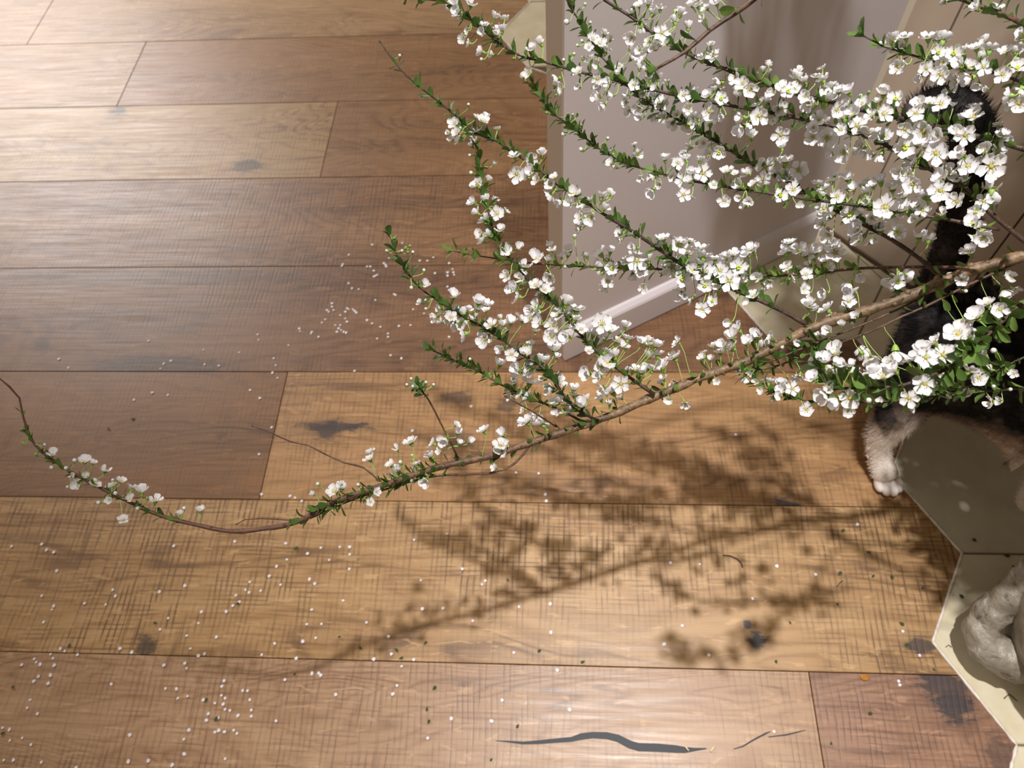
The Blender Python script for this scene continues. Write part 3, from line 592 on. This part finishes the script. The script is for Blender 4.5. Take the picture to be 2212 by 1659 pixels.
# ---- build paths first, so every flower can find its node
ALL = []
MATS = {'bark': M_bark, 'twig': M_twig, 'red': M_red}
for key, st in stems.items():
    for ti, tw in enumerate([st['main']] + st['twigs']):
        px = tw['px']; L = [0.0]
        for a, b in zip(px[:-1], px[1:]): L.append(L[-1] + math.hypot(b[0] - a[0], b[1] - a[1]))
        P = []
        for (x, y), s_ in zip(px, L):
            d = mdep(x) if tw['d0'] is None else tw['d0'] + (tw['d1'] - tw['d0']) * s_ / L[-1]
            if tw['d0'] is not None and key != 'A' or ti > 0 and 0.03 < s_ / L[-1] < 0.97: d += 0.006 * math.sin(s_ / 90 + ti * 2 + ord(key))
            P.append(at(x, y, d))
        nvis = len(P); vis = smooth_path(P)
        path = smooth_path(P + off_path(P, tw['offs'])) if tw['offs'] else vis
        n = len(path); nv = len(vis); rad = []
        for i, p in enumerate(path):
            d = (p - CAM).dot(FW); t = min(1, i / max(1, nv - 1))
            wpx = tw['w0'] + (tw['w1'] * (1 if tw['mat'] == 'bark' else .82) - tw['w0']) * t ** 0.9
            rad.append(wpx * (d if i < nv else 0.46) / F / 2 * (1 + 0.10 * math.sin(i * 1.9 + ti) * (1 if i % 5 else 2.2)))
        tw['path'] = path; tw['nv'] = nv; tw['rad'] = rad
        ALL.append((key, ti, tw))
def project(p):
    v = p - CAM; z = v.dot(FW); return CX + F * v.dot(RX) / z, CY - F * v.dot(UP) / z, z
# nodes along every twig
NODES = []
for key, ti, tw in ALL:
    acc = 0; last = None; tw['nodes'] = []
    for i in range(0, tw['nv']):
        p = tw['path'][i]
        if last is None or (p - last).length > 0.0062:
            nd = dict(i=i, p=p, px=project(p), used=0, t=i / max(1, tw['nv'] - 1)); tw['nodes'].append(nd); NODES.append((key, ti, tw, nd)); last = p
bykey = {}
assign = {}
for (x, y, D, code, _) in FL:
    best = None
    for (key, ti, tw, nd) in NODES:
        dx, dy = nd['px'][0] - x, nd['px'][1] - y; dd = math.hypot(dx, dy)
        near = key == 'G'
        # flowers listed with the blurred branch are big; small ones belong to the twig behind
        pen = 0
        if near and D < 29: pen += 40
        if key == 'H' and D > 33: pen += 25
        if tw['mat'] == 'red' and key == 'A' and not tw['leaves']: pen += 60
        if key == 'D' : pen += 25
        if key == 'F' and y > 40: pen += 60
        sc_ = abs(dd - 22) * .6 + dd * .6 + pen + nd['used'] * 1.2
        if dd < 95 and (best is None or sc_ < best[0]): best = (sc_, key, ti, tw, nd)
    if best is None: continue
    _, key, ti, tw, nd = best; nd['used'] += 1
    assign.setdefault((key, ti), []).append((x, y, D, code, nd))
def leaf_frame(d, up_hint):
    x = d.normalized(); z = (up_hint - x * up_hint.dot(x))
    if z.length < 1e-4: z = Vector((0, 0, 1)) - x * x.z
    z.normalize(); y = z.cross(x); return Matrix((x, y, z)).transposed()
nleaf = nflow = 0
for key, st in stems.items():
    tws = [st['main']] + st['twigs']
    basep = st['main']['path'][-1]
    root = empty('flowering_branch', basep)
    tag(root, st['label'], 'branch', 'spirea branches standing in the vase')
    inv = Matrix.Translation(-basep)
    fcount = lcount = 0
    # flowers largest first get their own object; the rest is joined
    for ti, tw in enumerate(tws):
        mb = MB(); mb.tube([p - basep for p in tw['path']], tw['rad'], 9 if tw['w1'] > 12 else 7)
        # bud scars and spurs on the bark
        for nd in tw['nodes']:
            i = nd['i']; r = tw['rad'][i]; q = Vector((R.uniform(-1, 1), R.uniform(-1, 1), R.uniform(-.5, 1))).normalized()
            mb.ball(nd['p'] - basep + q * r * .75, r * .55 + .0003, 0, 5, 4)
        nm = 'stem' if ti == 0 else 'twig'
        to = link(nm, mb.mesh(nm, MATS[tw['mat']]), root)
        stalk = MB(); extra = MB(); extraf = []
        for (x, y, D, code, nd) in sorted(assign.get((key, ti), []), key=lambda q: -q[2]):
            px_, py_, dz = nd['px']; node = nd['p']
            tipd = (tw['path'][max(0, nd['i'] - 2)] - tw['path'][min(len(tw['path']) - 1, nd['i'] + 2)]).normalized()
            away_px = math.hypot(x - px_, y - py_)
            d = dz - R.uniform(-0.2, 1.0) * 0.011 - (0.004 if code in 'op' and code else 0)
            if code == 'x': d += .006
            pos = at(x, y, d)
            out = pos - node
            outn = out.normalized() if out.length > 1e-5 else Vector((0, 0, 1))
            tocam = (CAM - pos).normalized()
            if code == 'p': ax = tocam * 1.6 + outn * .25 + Vector((R.uniform(-.25, .25), R.uniform(-.25, .25), .15))
            elif code == 'o': ax = tocam * .75 + outn * .6 + Vector((R.uniform(-.4, .4), R.uniform(-.4, .4), .2))
            else: ax = outn * .9 + UP * R.uniform(.05, .75) + tipd * .35 + tocam * R.uniform(-.15, .45) + Vector((R.uniform(-.35, .35), R.uniform(-.35, .35), R.uniform(-.2, .3)))
            ax.normalize()
            size = D * d / F / 2
            if code == 'b':
                size = max(D, 9) * d / F * .5 * 1.5; me = BM[0] if R.random() < .45 or D > 10.5 else BM[1]; nm = 'flower_bud'; down = size * .75
            elif code == 'p': me = R.choice(FM_open); nm = 'flower'; size *= 1.12; down = size * .4
            elif code == 'o': me = R.choice(FM_open + FM_side[2:3]); nm = 'flower'; size *= 1.25; down = size * .4
            elif D < 15: me = BM[0]; nm = 'flower_bud'; size = D * d / F * .6; down = size * .75
            else: me = R.choice(FM_side); nm = 'flower'; size *= 1.38; down = size * .4
            if nm == 'flower' and code != 'p': pos = pos - ax * size * .25
            fcount += 1; nflow += 1
            Mx_ = Matrix.Translation(pos - basep) @ (basis(ax, R.uniform(0, 6.28)).to_4x4()) @ Matrix.Scale(size, 4)
            if fcount <= 300:
                o = link(nm, me, to); o.matrix_local = Mx_
            else: extraf.append((me, Mx_))
            # stalk, curved
            a0 = node - basep; a3 = pos - ax * down - basep; ln = (a3 - a0).length
            a1 = a0 + (outn * .8 + tipd * .25) * ln * .35; a2 = a3 - (ax * .55 + outn * .45) * ln * .30
            pts = [a0 * (1 - t) ** 3 + a1 * 3 * t * (1 - t) ** 2 + a2 * 3 * t * t * (1 - t) + a3 * t ** 3 for t in (0, .25, .5, .75, 1)]
            stalk.tube(pts, [.00034, .00027, .00026, .00028, .0004], 5, 0, False)
        if stalk.v: tag(link('flower_stalks', stalk.mesh('flower_stalks', M_stalk), to), kind='stuff')
        # leaves in tufts at the nodes
        for nd in tw['nodes']:
            for (a, b, lpx, dens) in tw['leaves']:
                if not (a <= nd['t'] <= b): continue
                cnt = int(dens * 2.4 + 0.6 + R.random() + (1.6 if nd['used'] else 0))
                if R.random() > min(1, dens * 1.2 + .2): continue
                node = nd['p']; i = nd['i']
                tipd = (tw['path'][max(0, i - 2)] - tw['path'][min(len(tw['path']) - 1, i + 2)]).normalized()
                fr = basis(tipd, R.uniform(0, 6.28))
                for k in range(cnt):
                    an = 2 * math.pi * (k + R.uniform(-.3, .3)) / cnt
                    side = fr @ Vector((math.cos(an), math.sin(an), 0))
                    d = (side * R.uniform(.5, 1.0) + tipd * R.uniform(-.1, .9) + Vector((0, 0, .2))).normalized()
                    sz = lpx * nd['px'][2] / F * R.uniform(.65, 1.2)
                    vi = R.randrange(5)
                    st0 = node + tipd * R.uniform(-.003, .003) + d * tw['rad'][i] * .6 - basep
                    Mx_ = Matrix.Translation(st0) @ leaf_frame(d, tipd + Vector((0, 0, .4))).to_4x4() @ Matrix.Scale(sz, 4)
                    lcount += 1; nleaf += 1
                    if lcount <= 300 and R.random() < 1.0:
                        o = link('leaf', LM[vi], to); o.matrix_local = Mx_
                    else:
                        vs, fs = leaf_verts(*LV[vi]); extra.add([Mx_ @ v for v in vs], fs)
        if extra.v: tag(link('leaves', extra.mesh('leaves', M_leaf), to), kind='stuff')
        if extraf:
            ex = MB()
            for me, Mx_ in extraf:
                n0 = len(ex.v); ex.v += [tuple(Mx_ @ v.co) for v in me.vertices]
                isbud = me in BM
                for p in me.polygons:
                    ex.f.append(tuple(q + n0 for q in p.vertices)); ex.m.append({0: 0, 1: 2}[p.material_index] if isbud else p.material_index)
            tag(link('flowers', ex.mesh('flowers', [M_petal, M_yel, M_calyx, M_yelg]), to), kind='stuff')
print('flowers', nflow, 'leaves', nleaf)
# ------------------------------------------------------------------ unseen bush added right of the view, put in to shade the corner
def inside(p, m_=26):
    v = p - CAM
    if v.dot(FW) < 0.03: return True
    x, y, z = project(p); mm = m_ + 0.012 * F / z
    return -mm < x < 2212 + mm and -mm < y < 1659 + mm
root = empty('flowering_branch', VASE)
tag(root, 'unseen leafy spirea tops added beyond the right edge to shade the corner', 'branch', 'spirea branches standing in the vase')
st_mb, lf_mb, fw_mb = MB(), MB(), MB()
for k in range(106):
    tall = k >= 86
    if tall:
        tgt = Vector((R.uniform(0.14, 0.46), R.uniform(0.36, 0.62), R.uniform(0.80, 1.15))); mid = Vector((R.uniform(.52, .60), R.uniform(.28, .42), R.uniform(.72, .9)))
    else:
        tgt = Vector((R.uniform(0.33, 0.62), R.uniform(0.27, 0.56), R.uniform(0.38, 0.68)))
        mid = VASE.lerp(tgt, .5) + Vector((R.uniform(-.0, .05), R.uniform(-.02, .04), R.uniform(.02, .08)))
    P = smooth_path([VASE + Vector((R.uniform(-.01, .01), R.uniform(-.01, .01), -0.05)), VASE + Vector((0, 0, .02)), mid, tgt], 0.008)
    P = [p for p in P]
    cut = next((i for i, p in enumerate(P) if inside(p, 60)), len(P)); P = P[:cut]
    if len(P) < 12: continue
    st_mb.tube([p - VASE for p in P], [0.0028 - 0.0022 * i / len(P) for i in range(len(P))], 5)
    for i in range(12, len(P)):
        for q in range(7 if tall else 11):
            d = Vector((R.gauss(0, 1), R.gauss(0, 1), R.gauss(0, 1))).normalized(); c = P[i] + d * R.uniform(.002, .022)
            if inside(c + d * .01): continue
            M_ = Matrix.Translation(c - VASE) @ leaf_frame(d, Vector((0, 0, 1))).to_4x4() @ Matrix.Scale(R.uniform(.009, .015), 4)
            vs, fs = leaf_verts(*LV[R.randrange(5)]); lf_mb.add([M_ @ v for v in vs], fs)
        for q in range(1 if tall or i % 2 else 2):
            d = Vector((R.gauss(0, 1), R.gauss(0, 1), R.gauss(0, 1))).normalized(); c = P[i] + d * R.uniform(.008, .022)
            if inside(c + d * .01): continue
            M_ = Matrix.Translation(c - VASE) @ basis(d).to_4x4() @ Matrix.Scale(R.uniform(.005, .007), 4)
            me = R.choice(FM_side)
            n0 = len(fw_mb.v); fw_mb.v += [tuple(M_ @ v.co) for v in me.vertices]
            for p in me.polygons: fw_mb.f.append(tuple(a + n0 for a in p.vertices)); fw_mb.m.append(p.material_index)
link('stem', st_mb.mesh('stem', M_twig), root)
tag(link('leaves', lf_mb.mesh('leaves', M_leaf), root), kind='stuff')
tag(link('flowers', fw_mb.mesh('flowers', [M_petal, M_yel, M_calyx, M_yelg]), root), kind='stuff')
print('bush', len(lf_mb.f), len(fw_mb.f))
# ------------------------------------------------------------------ vase with a looped handle
def stone_mat():
    t = NT('grey mottled pottery'); co = t.coords((1, 1, 2.2), rot=(0.4, 0.2, 0.5))
    a = t.noise(co, 22, 6, 0.7, 1.2); b = t.noise(co, 90, 4, 0.7, 0.6); c = t.noise(t.coords(), 12, 2)
    f = t.math('ADD', t.math('MULTIPLY', a, .7), t.math('MULTIPLY', b, .3))
    col = t.ramp(f, [(.36, srgb(66, 62, 58)), (.44, srgb(128, 118, 104)), (.56, srgb(150, 142, 128)), (.64, srgb(196, 192, 186))])
    t.set(Base_Color=col, Roughness=.38); t.bump(f, .8, .004); return t.m
M_stone = stone_mat()
VB = Vector((0.54, 0.19, 0)); vr = empty('vase', VB); tag(vr, 'grey mottled rough pottery vase with a looped handle on the cream tile', 'vase')
prof = [(0.0, 0.0015), (.055, .0015), (.062, .006), (.074, .03), (.088, .07), (.094, .11), (.088, .15), (.07, .19), (.05, .225), (.042, .25), (.046, .275), (.054, .292), (.050, .295), (.040, .275), (.036, .25), (.044, .222), (.064, .188), (.08, .15), (.086, .11), (.07, .04), (.0, .02)]
mb = MB(); NS = 40; vs = []
for r_, z_ in prof:
    for j in range(NS):
        a = 2 * math.pi * j / NS; rr = r_ * (1 + .03 * math.sin(3 * a + z_ * 20) + .012 * math.sin(7 * a - z_ * 50)); vs.append(Vector((rr * math.cos(a), rr * math.sin(a), z_)))
mb.add(vs, [(i * NS + j, i * NS + (j + 1) % NS, (i + 1) * NS + (j + 1) % NS, (i + 1) * NS + j) for i in range(len(prof) - 1) for j in range(NS)])
link('vase_body', mb.mesh('vase_body', M_stone), vr)
HP = [(2330, 1150, .12, .022), (2260, 1222, .105, .020), (2196, 1279, .085, .0165), (2152, 1315, .065, .0162), (2121, 1356, .050, .0160), (2131, 1396, .042, .0180), (2172, 1418, .038, .0228), (2232, 1418, .040, .026), (2310, 1396, .046, .030)]
CP = [floor_pt(x, y, z) - VB for x, y, z, r in HP]; pts = smooth_path(CP, 0.003); rad = []
for i, p in enumerate(pts):
    ds = sorted((((p - q).length + 1e-4), h[3]) for q, h in zip(CP, HP))[:2]
    r_ = (ds[0][1] / ds[0][0] + ds[1][1] / ds[1][0]) / (1 / ds[0][0] + 1 / ds[1][0])
    rad.append(r_ * (1 + .07 * noise.noise(p * 90) + .03 * math.sin(i * .9)))
mb = MB(); mb.tube(pts, rad, 28); ho = link('handle', mb.mesh('handle', M_stone), vr)
for v in ho.data.vertices: v.co += v.normal * (.0022 * noise.noise(v.co * 130) + .0014 * noise.noise(v.co * 300))
# ------------------------------------------------------------------ cat
CO = Vector((0.44, 0.45, 0))
joints = {}; V_, E_, Rd = [], [], []
def J(name, x, y, z, r, par=None):
    joints[name] = len(V_); V_.append(Vector((x, y, z)) - CO); Rd.append(r)
    if par: E_.append((joints[par], joints[name]))
J('mid', .475, .452, .155, .064); J('loin', .437, .470, .160, .060, 'mid'); J('rump', .408, .486, .158, .054, 'loin'); J('tailb', .404, .520, .188, .026, 'rump')
tl = [(.404, .530, .215), (.400, .530, .25), (.392, .532, .29), (.380, .534, .33), (.366, .528, .37), (.349, .518, .41), (.333, .513, .44), (.314, .510, .457), (.292, .508, .458), (.272, .506, .447)]
pv = 'tailb'
for i, (x, y, z) in enumerate(tl): J('t%d' % i, x, y, z, (.0185 if i < 8 else .0165 if i < 9 else .010), pv); pv = 't%d' % i
J('rib', .520, .425, .152, .062, 'mid'); J('chest', .562, .400, .150, .054, 'rib'); J('neck', .602, .380, .178, .040, 'chest'); J('skull', .640, .362, .196, .043, 'neck'); J('muzzle', .668, .348, .186, .022, 'skull')
J('hipR', .392, .452, .118, .036, 'rump'); J('kneeR', .388, .430, .086, .025, 'hipR'); J('hockR', .378, .424, .050, .0165, 'kneeR'); J('ankR', .386, .410, .024, .0150, 'hockR'); J('pawR', .392, .396, .0155, .0165, 'ankR'); J('toeR', .396, .386, .0125, .0135, 'pawR')
J('hipL', .432, .514, .110, .032, 'rump'); J('kneeL', .450, .522, .078, .022, 'hipL'); J('hockL', .430, .534, .046, .015, 'kneeL'); J('pawL', .448, .530, .0150, .016, 'hockL')
J('shR', .548, .378, .112, .028, 'chest'); J('elR', .540, .366, .070, .018, 'shR'); J('wrR', .540, .360, .034, .0145, 'elR'); J('fpR', .545, .352, .0145, .0165, 'wrR')
J('shL', .585, .430, .110, .028, 'chest'); J('elL', .585, .440, .070, .018, 'shL'); J('wrL', .590, .440, .034, .0145, 'elL'); J('fpL', .600, .436, .0145, .0165, 'wrL')
me = bpy.data.meshes.new('cat'); me.from_pydata([tuple(v) for v in V_], E_, []); me.update()
tmp = bpy.data.objects.new('cat_tmp', me); COL.objects.link(tmp)
sk = tmp.modifiers.new('skin', 'SKIN'); me.skin_vertices or None
for i, sv in enumerate(me.skin_vertices[0].data): sv.radius = (Rd[i], Rd[i]); sv.use_root = (i == 0)
sub_ = tmp.modifiers.new('sub', 'SUBSURF'); sub_.levels = 3; sub_.render_levels = 3
bpy.context.view_layer.update()
ev = tmp.evaluated_get(bpy.context.evaluated_depsgraph_get()); cme = bpy.data.meshes.new_from_object(ev)
bpy.data.objects.remove(tmp)
def fur_mat(strand):
    t = NT('cat fur strands' if strand else 'cat coat'); co = t.n('ShaderNodeTexCoord').outputs['Object']; sep = t.n('ShaderNodeSeparateXYZ', i_0=co)
    z = sep.outputs[2]; n1 = t.noise(co, 14, 3, .6, .3); n2 = t.noise(co, 45, 3, .6)
    # white legs and belly, black back and tail, brown smudges between
    h = t.math('ADD', t.math('MULTIPLY_ADD', sep.outputs[1], .40, z), t.math('MULTIPLY_ADD', n1, .12, -.055))
    blk = t.mapr(h, .096, .132)
    spot = t.mapr(n1, .52, .60)
    inleg = t.mapr(z, .06, .09)
    k = t.math('MAXIMUM', blk, t.math('MULTIPLY', spot, inleg))
    black = t.mix(t.mapr(n2, .45, .68), srgb(22, 20, 22), srgb(62, 56, 56))
    black = t.mix(t.mapr(t.noise(co, 22, 2), .6, .72, 0, .8), black, srgb(104, 98, 98))
    band = t.mix(t.mapr(n2, .4, .6), srgb(176, 160, 148), srgb(150, 126, 108))
    white = t.mix(t.mapr(h, .056, .092), srgb(228, 216, 206), band)
    t.set(Base_Color=t.mix(k, white, black), Roughness=.75); t.b.inputs['Specular IOR Level'].default_value = .2
    if not strand: t.bump(t.noise(co, 420, 3), .4, .002)
    return t.m
M_coat, M_fur = fur_mat(False), fur_mat(True)
cme.name = 'cat'; cme.materials.clear(); cme.materials.append(M_coat)
for p in cme.polygons: p.use_smooth = True
cat = link('cat', cme, None, CO)
tag(cat, 'black and white cat standing on the cream tiles with its tail raised behind the blossom', 'cat')
# fur: short tapering strands lying back along the body
fm = MB(); polys = list(cme.polygons); areas = []; acc = 0
for p in polys: acc += p.area; areas.append(acc)
import bisect
for k in range(34000):
    p = polys[bisect.bisect_left(areas, R.random() * acc)]; vv = [cme.vertices[i].co for i in p.vertices]
    a, b = R.random(), R.random()
    q = vv[0].lerp(vv[1], a).lerp(vv[-1].lerp(vv[-2], a), b) if len(vv) == 4 else vv[0].lerp(vv[1], a)
    n_ = p.normal; low = q.z < .05
    ln = R.uniform(.002, .0045) if low else R.uniform(.004, .009)
    back = Vector((-.75, .25, -.35)) if q.z < .2 else Vector((-.1, 0, .9))
    d = (n_ * .8 + back * .8 + Vector((R.uniform(-.3, .3), R.uniform(-.3, .3), R.uniform(-.3, .3)))).normalized()
    s_ = d.cross(n_); s_ = s_.normalized() * .00035 if s_.length > 1e-4 else Vector((.0003, 0, 0))
    if q.z + d.z * ln < .002: continue
    fm.add([q - s_, q + s_, q + d * ln], [(0, 1, 2)])
tag(link('fur', fm.mesh('fur', M_fur), cat), kind='stuff')
# toes of the near hind paw, ears, eyes, nose, whiskers
M_white = simple('white paw fur', srgb(232, 222, 216), .8, .2); M_nose = simple('pink nose', srgb(190, 130, 120), .5); M_eye = simple('amber eye', srgb(170, 140, 50), .1, .8); M_blk = simple('black ear fur', srgb(26, 24, 26), .8)
for dx, dy, r_ in ((-.0105, .003, .0082), (-.0035, -.001, .0088), (.0045, -.0015, .0088), (.0115, .0025, .0082)):
    mb = MB(); mb.ball(Vector((0, 0, 0)), r_, 0, 14, 10, (.72, 1.25, .88)); link('toe', mb.mesh('toe', M_white), cat, Vector((.3955 + dx, .382 + dy, .0092)) - CO)
hd = Vector((.640, .362, .196)) - CO; fd = Vector((.028, -.014, -.010)).normalized(); sd_ = Vector((0, 0, 1)).cross(fd).normalized()
for s_ in (-1, 1):
    mb = MB(); b0 = sd_ * .024 * s_ + Vector((0, 0, .028)) - fd * .004
    mb.add([b0 - sd_ * .014 + fd * .003, b0 + sd_ * .014 + fd * .003, b0 - fd * .012, b0 + Vector((0, 0, .032)) + sd_ * .006 * s_], [(0, 1, 3), (1, 2, 3), (2, 0, 3), (0, 2, 1)])
    link('ear', mb.mesh('ear', M_blk), cat, hd)
    mb = MB(); mb.ball(Vector((0, 0, 0)), .0075, 0, 12, 8); link('eye', mb.mesh('eye', M_eye), cat, hd + fd * .034 + sd_ * .017 * s_ + Vector((0, 0, .012)))
mb = MB(); mb.ball(Vector((0, 0, 0)), .0045, 0, 8, 6, (1, 1.2, .8)); link('nose', mb.mesh('nose', M_nose), cat, Vector((.668, .348, .186)) - CO + fd * .021 + Vector((0, 0, .004)))
mb = MB(); mp_ = Vector((.668, .348, .182)) - CO + fd * .012
for s_ in (-1, 1):
    for q in range(4): mb.tube([mp_ + sd_ * .012 * s_, mp_ + sd_ * .05 * s_ + Vector((0, 0, -.01 + .008 * q)) + fd * .008], [.0003, .0001], 4)
link('whiskers', mb.mesh('whiskers', M_white), cat)
# ------------------------------------------------------------------ petals, leaf bits and twigs lying on the floor
def petal_mesh(seed):
    r = random.Random(seed); mb = MB(); n = 9; c = [Vector((0, 0, .12))]
    ring = [Vector((math.cos(2 * math.pi * k / n) * r.uniform(.85, 1.1), math.sin(2 * math.pi * k / n) * r.uniform(.7, .95), .10 + r.uniform(0, .35))) for k in range(n)]
    mb.add(c + ring, [(0, 1 + k, 1 + (k + 1) % n) for k in range(n)]); return mb.mesh('petal', M_speck)
PMs = [petal_mesh(i) for i in range(4)]
spk = []
def sp(ox, oy, sc, txt):
    for it in txt.split(';'):
        x, y = (float(q) for q in it.split(',')); X, Y = ox + x / sc, oy + y / sc
        if all((X - a) ** 2 + (Y - b) ** 2 > 12 for a, b in spk): spk.append((X, Y))
sp(0, 1150, 3.16, '80,95;285,80;318,120;368,135;1187,92;1603,62;1950,75;2100,145;2190,105;1958,185;1888,232;388,262;1838,298;1705,338;2113,320;2148,350;1915,358;770,392;788,434;1088,405;1262,364;285,433;578,484;722,492;368,502;355,527;1675,392;1700,410;1780,398;1610,430;1633,476;1590,500;1545,540;1375,542;2128,527;1148,586;1093,662;1355,620;1275,705;1478,714;2095,627;2195,625;1875,758;2067,745;2155,720;298,612;413,793;443,810;820,792;900,818;1300,793;1355,842;1397,828;1787,835;345,832;530,835;235,863;248,886;275,900;362,860;372,907;150,903;1120,906;1263,893;1275,928;2022,860;345,975;263,983;232,1015;330,1030;760,1035;1530,1012;1515,1050;1945,1005;2130,962;2175,960;2190,975;1130,1065;1205,1068;1657,1080;1690,1080;1280,1118;1214,1132;1512,1113;1537,1132;1705,1143;207,1143;187,1198;257,1237;1387,1143;1467,1165;1525,1172;1537,1208;1570,1216;1625,1250;1716,1212;1716,1255;1422,1238;1410,1282;1487,1268;1885,1287;18,1333;65,1345;1290,1348;1494,1352;1467,1363;1533,1361;1596,1350;1618,1372;152,1403;68,1420;212,1448;1256,1412;887,1383;1258,1512;28,1553;92,1553;283,1568;877,1563;1013,1558;1177,1587;1537,1545;520,1605')
sp(700, 1150, 3.16, '35,188;175,150;172,250;130,465;660,328;943,250;1100,330;1078,355;672,522;812,518;1330,508;1543,488;1015,603;290,615;440,710;1548,683;340,866;460,830;612,868;530,913;1295,820;1592,940;498,1045;470,1103;80,1107;1215,1145;868,1270;1143,1288;1675,1210;708,1404;615,50;838,10;175,100;108,100')
sp(1350, 1300, 3.687, '455,190;312,337;667,423;2212,235;2180,632;2188,662;1187,1032')
sp(1612, 1100, 2.968, '195,365;443,418;40,573;1007,785;1110,937;712,98')
sp(1250, 800, 2.949, '585,1225;770,1235;1108,1455;1000,410')
sp(0, 450, 3.687, '2052,1005;2060,1048;1183,1055;1620,1127;1905,1148;1362,1215;1305,1238;1278,1277;1630,1243;1743,1253;545,1270;1213,1468;1338,1487;1067,1525;1992,1448;2070,1512;2180,1195;2195,1250;2170,1310;470,1200')
sp(500, 500, 2.765, '665,195;700,140;850,235;910,190;1020,70;1125,175;1215,250;1325,245;1300,190;860,265;980,380;1290,330;600,430;580,480;650,500;690,460;735,475;640,580;670,600;540,545;410,595;810,530;840,550;890,570;935,630;950,740;1015,758;160,645;45,722;340,680;260,795;735,833;170,995;165,1330;110,945;240,1170;1080,1190;850,1300;350,1580;380,1590;420,1610;180,1570;1880,1610;1875,1570;1835,1445;275,875;480,600;720,340;760,345;700,310;810,210;660,205;600,450;570,470;610,470;680,480;745,485;630,600;655,590;685,605;700,465;725,465;560,525;830,210;840,80;920,200;940,160;925,210;1270,95;1170,175;1205,155;1320,225;1290,265;1300,350;870,640;850,270;870,260;1000,565;1085,465;1150,490;1300,630;860,410;1290,245;1330,260;970,375;1700,1440;1430,1045;620,560;690,540;680,520;650,560;475,610;520,630;405,580;1070,560;935,610')
PG = 'tiny white petals scattered on the boards'
def spot(x, y):
    if y < 800 and x > 560: w_ = 'in the thick scatter on the dim board beside the panel'
    elif y < 800: w_ = 'on dim boards above the branch tip'
    elif y < 1078: w_ = 'on the short brown board by the branch tip' if x < 590 else 'on the golden board under the main branch'
    elif 440 < x < 560 and y > 1455: w_ = 'in the tight cluster on the near board'
    elif x < 560: w_ = 'around the bottom left corner'
    elif y < 1440: w_ = 'on the sawn board in the branch shadow'
    else: w_ = 'on the near board by the dark crack'
    return 'tiny white fallen petal ' + w_
for i, (x, y) in enumerate(spk):
    o = link('petal', PMs[i % 4], None, floor_pt(x, y, 0.0003)); s_ = R.uniform(.0015, .0023)
    if 480 < x < 1000 and y < 800: s_ *= .95
    o.scale = (s_, s_, s_ * .9); o.rotation_euler.z = R.uniform(0, 6.28)
    tag(o, spot(x, y), 'petal', PG)
M_bit = simple('dark green leaf bit', srgb(58, 70, 34), .7, .3)
bits = []
def lb(ox, oy, sc, txt):
    for it in txt.split(';'):
        x, y = (float(q) for q in it.split(',')); bits.append((ox + x / sc, oy + y / sc))
lb(1612, 1100, 2.968, '1720,375;1697,425;610,150;590,425;825,420;932,418;1140,495;590,622;275,715;980,722;1045,858;195,992;1215,1037;813,1310;545,1487;1365,542;1395,805;1480,208;765,270;1650,295')
lb(700, 1150, 3.16, '1245,315;260,800;680,768;1485,800;1783,878;740,1078;703,1187;710,1310;1330,1305;1150,1540;480,790;95,720;510,865')
lb(0, 1150, 3.16, '1075,620;460,790;2000,975;40,1360;1485,1252;1395,1165;75,1062;1605,492'); lb(0, 780, 2.765, '640,412;810,342;1780,1105')
bme = [make_leaf(.28, .05, .1), make_leaf(.34, .1, .2)]
for b_ in bme: b_.materials.clear(); b_.materials.append(M_bit)
for i, (x, y) in enumerate(bits):
    tile_ = x > 2050 and y < 1420 or x > 2130
    o = link('leaf_bit', bme[i % 2], None, floor_pt(x, y, 0.0018 if tile_ else 0.0006)); s_ = R.uniform(.0036, .0062); o.scale = (s_, s_, s_)
    o.rotation_euler.z = R.uniform(0, 6.28)
    tag(o, 'small dark green leaf fragment lying on the cream tile' if tile_ else 'small dark green leaf fragment lying on the floor boards', 'leaf', 'leaf fragments on the cream tile' if tile_ else 'leaf fragments on the floor boards')
def bit_twig(pxs, rpx, mat, label, z=0.0012):
    P = [floor_pt(x, y, z) for x, y in pxs]; mb = MB(); mb.tube([p - P[0] for p in P], rpx * .00055 / 2, 5)
    tag(link('twig_bit', mb.mesh('twig_bit', mat), None, P[0]), label, 'twig')
bit_twig([(2169, 1509), (2175, 1503), (2181, 1500), (2190, 1508), (2197, 1514)], 2.0, M_red, 'thin brown V-shaped twig scrap on the cream tile below the vase', .0026)
bit_twig([(2043, 1398), (2049, 1393), (2056, 1398)], 1.5, M_red, 'faint bent stalk scrap near the left tip of the cream tile', .0026)
bit_twig([(1562, 1199), (1578, 1201), (1592, 1207), (1601, 1216), (1604, 1226)], 3.0, M_red, 'curled reddish stalk on the boards within the branch shadow')
bit_twig([(1809, 1267), (1814, 1259), (1821, 1254)], 2.0, M_red, 'short brown stalk scrap on the bright sawn board')
M_straw = simple('pale straw', srgb(225, 205, 160), .6)
bit_twig([(1535, 1624), (1543, 1612)], 3.5, M_straw, 'pale straw scrap at the end of the dark crack', .0016)
bit_twig([(1481, 1613), (1488, 1622)], 3.0, M_straw, 'pale straw scrap lying across the dark crack', .0022)
mb = MB(); mb.ball(Vector((0, 0, 0)), .0045, 0, 10, 6, (1.1, .8, .12))
tag(link('dried_flower', mb.mesh('dried_flower', simple('ochre scrap', srgb(176, 122, 52), .8, .2, srgb(150, 98, 40), 300)), None, floor_pt(1868, 1463, .0012)), 'ochre withered scrap by the end joint of the near boards', 'scrap')
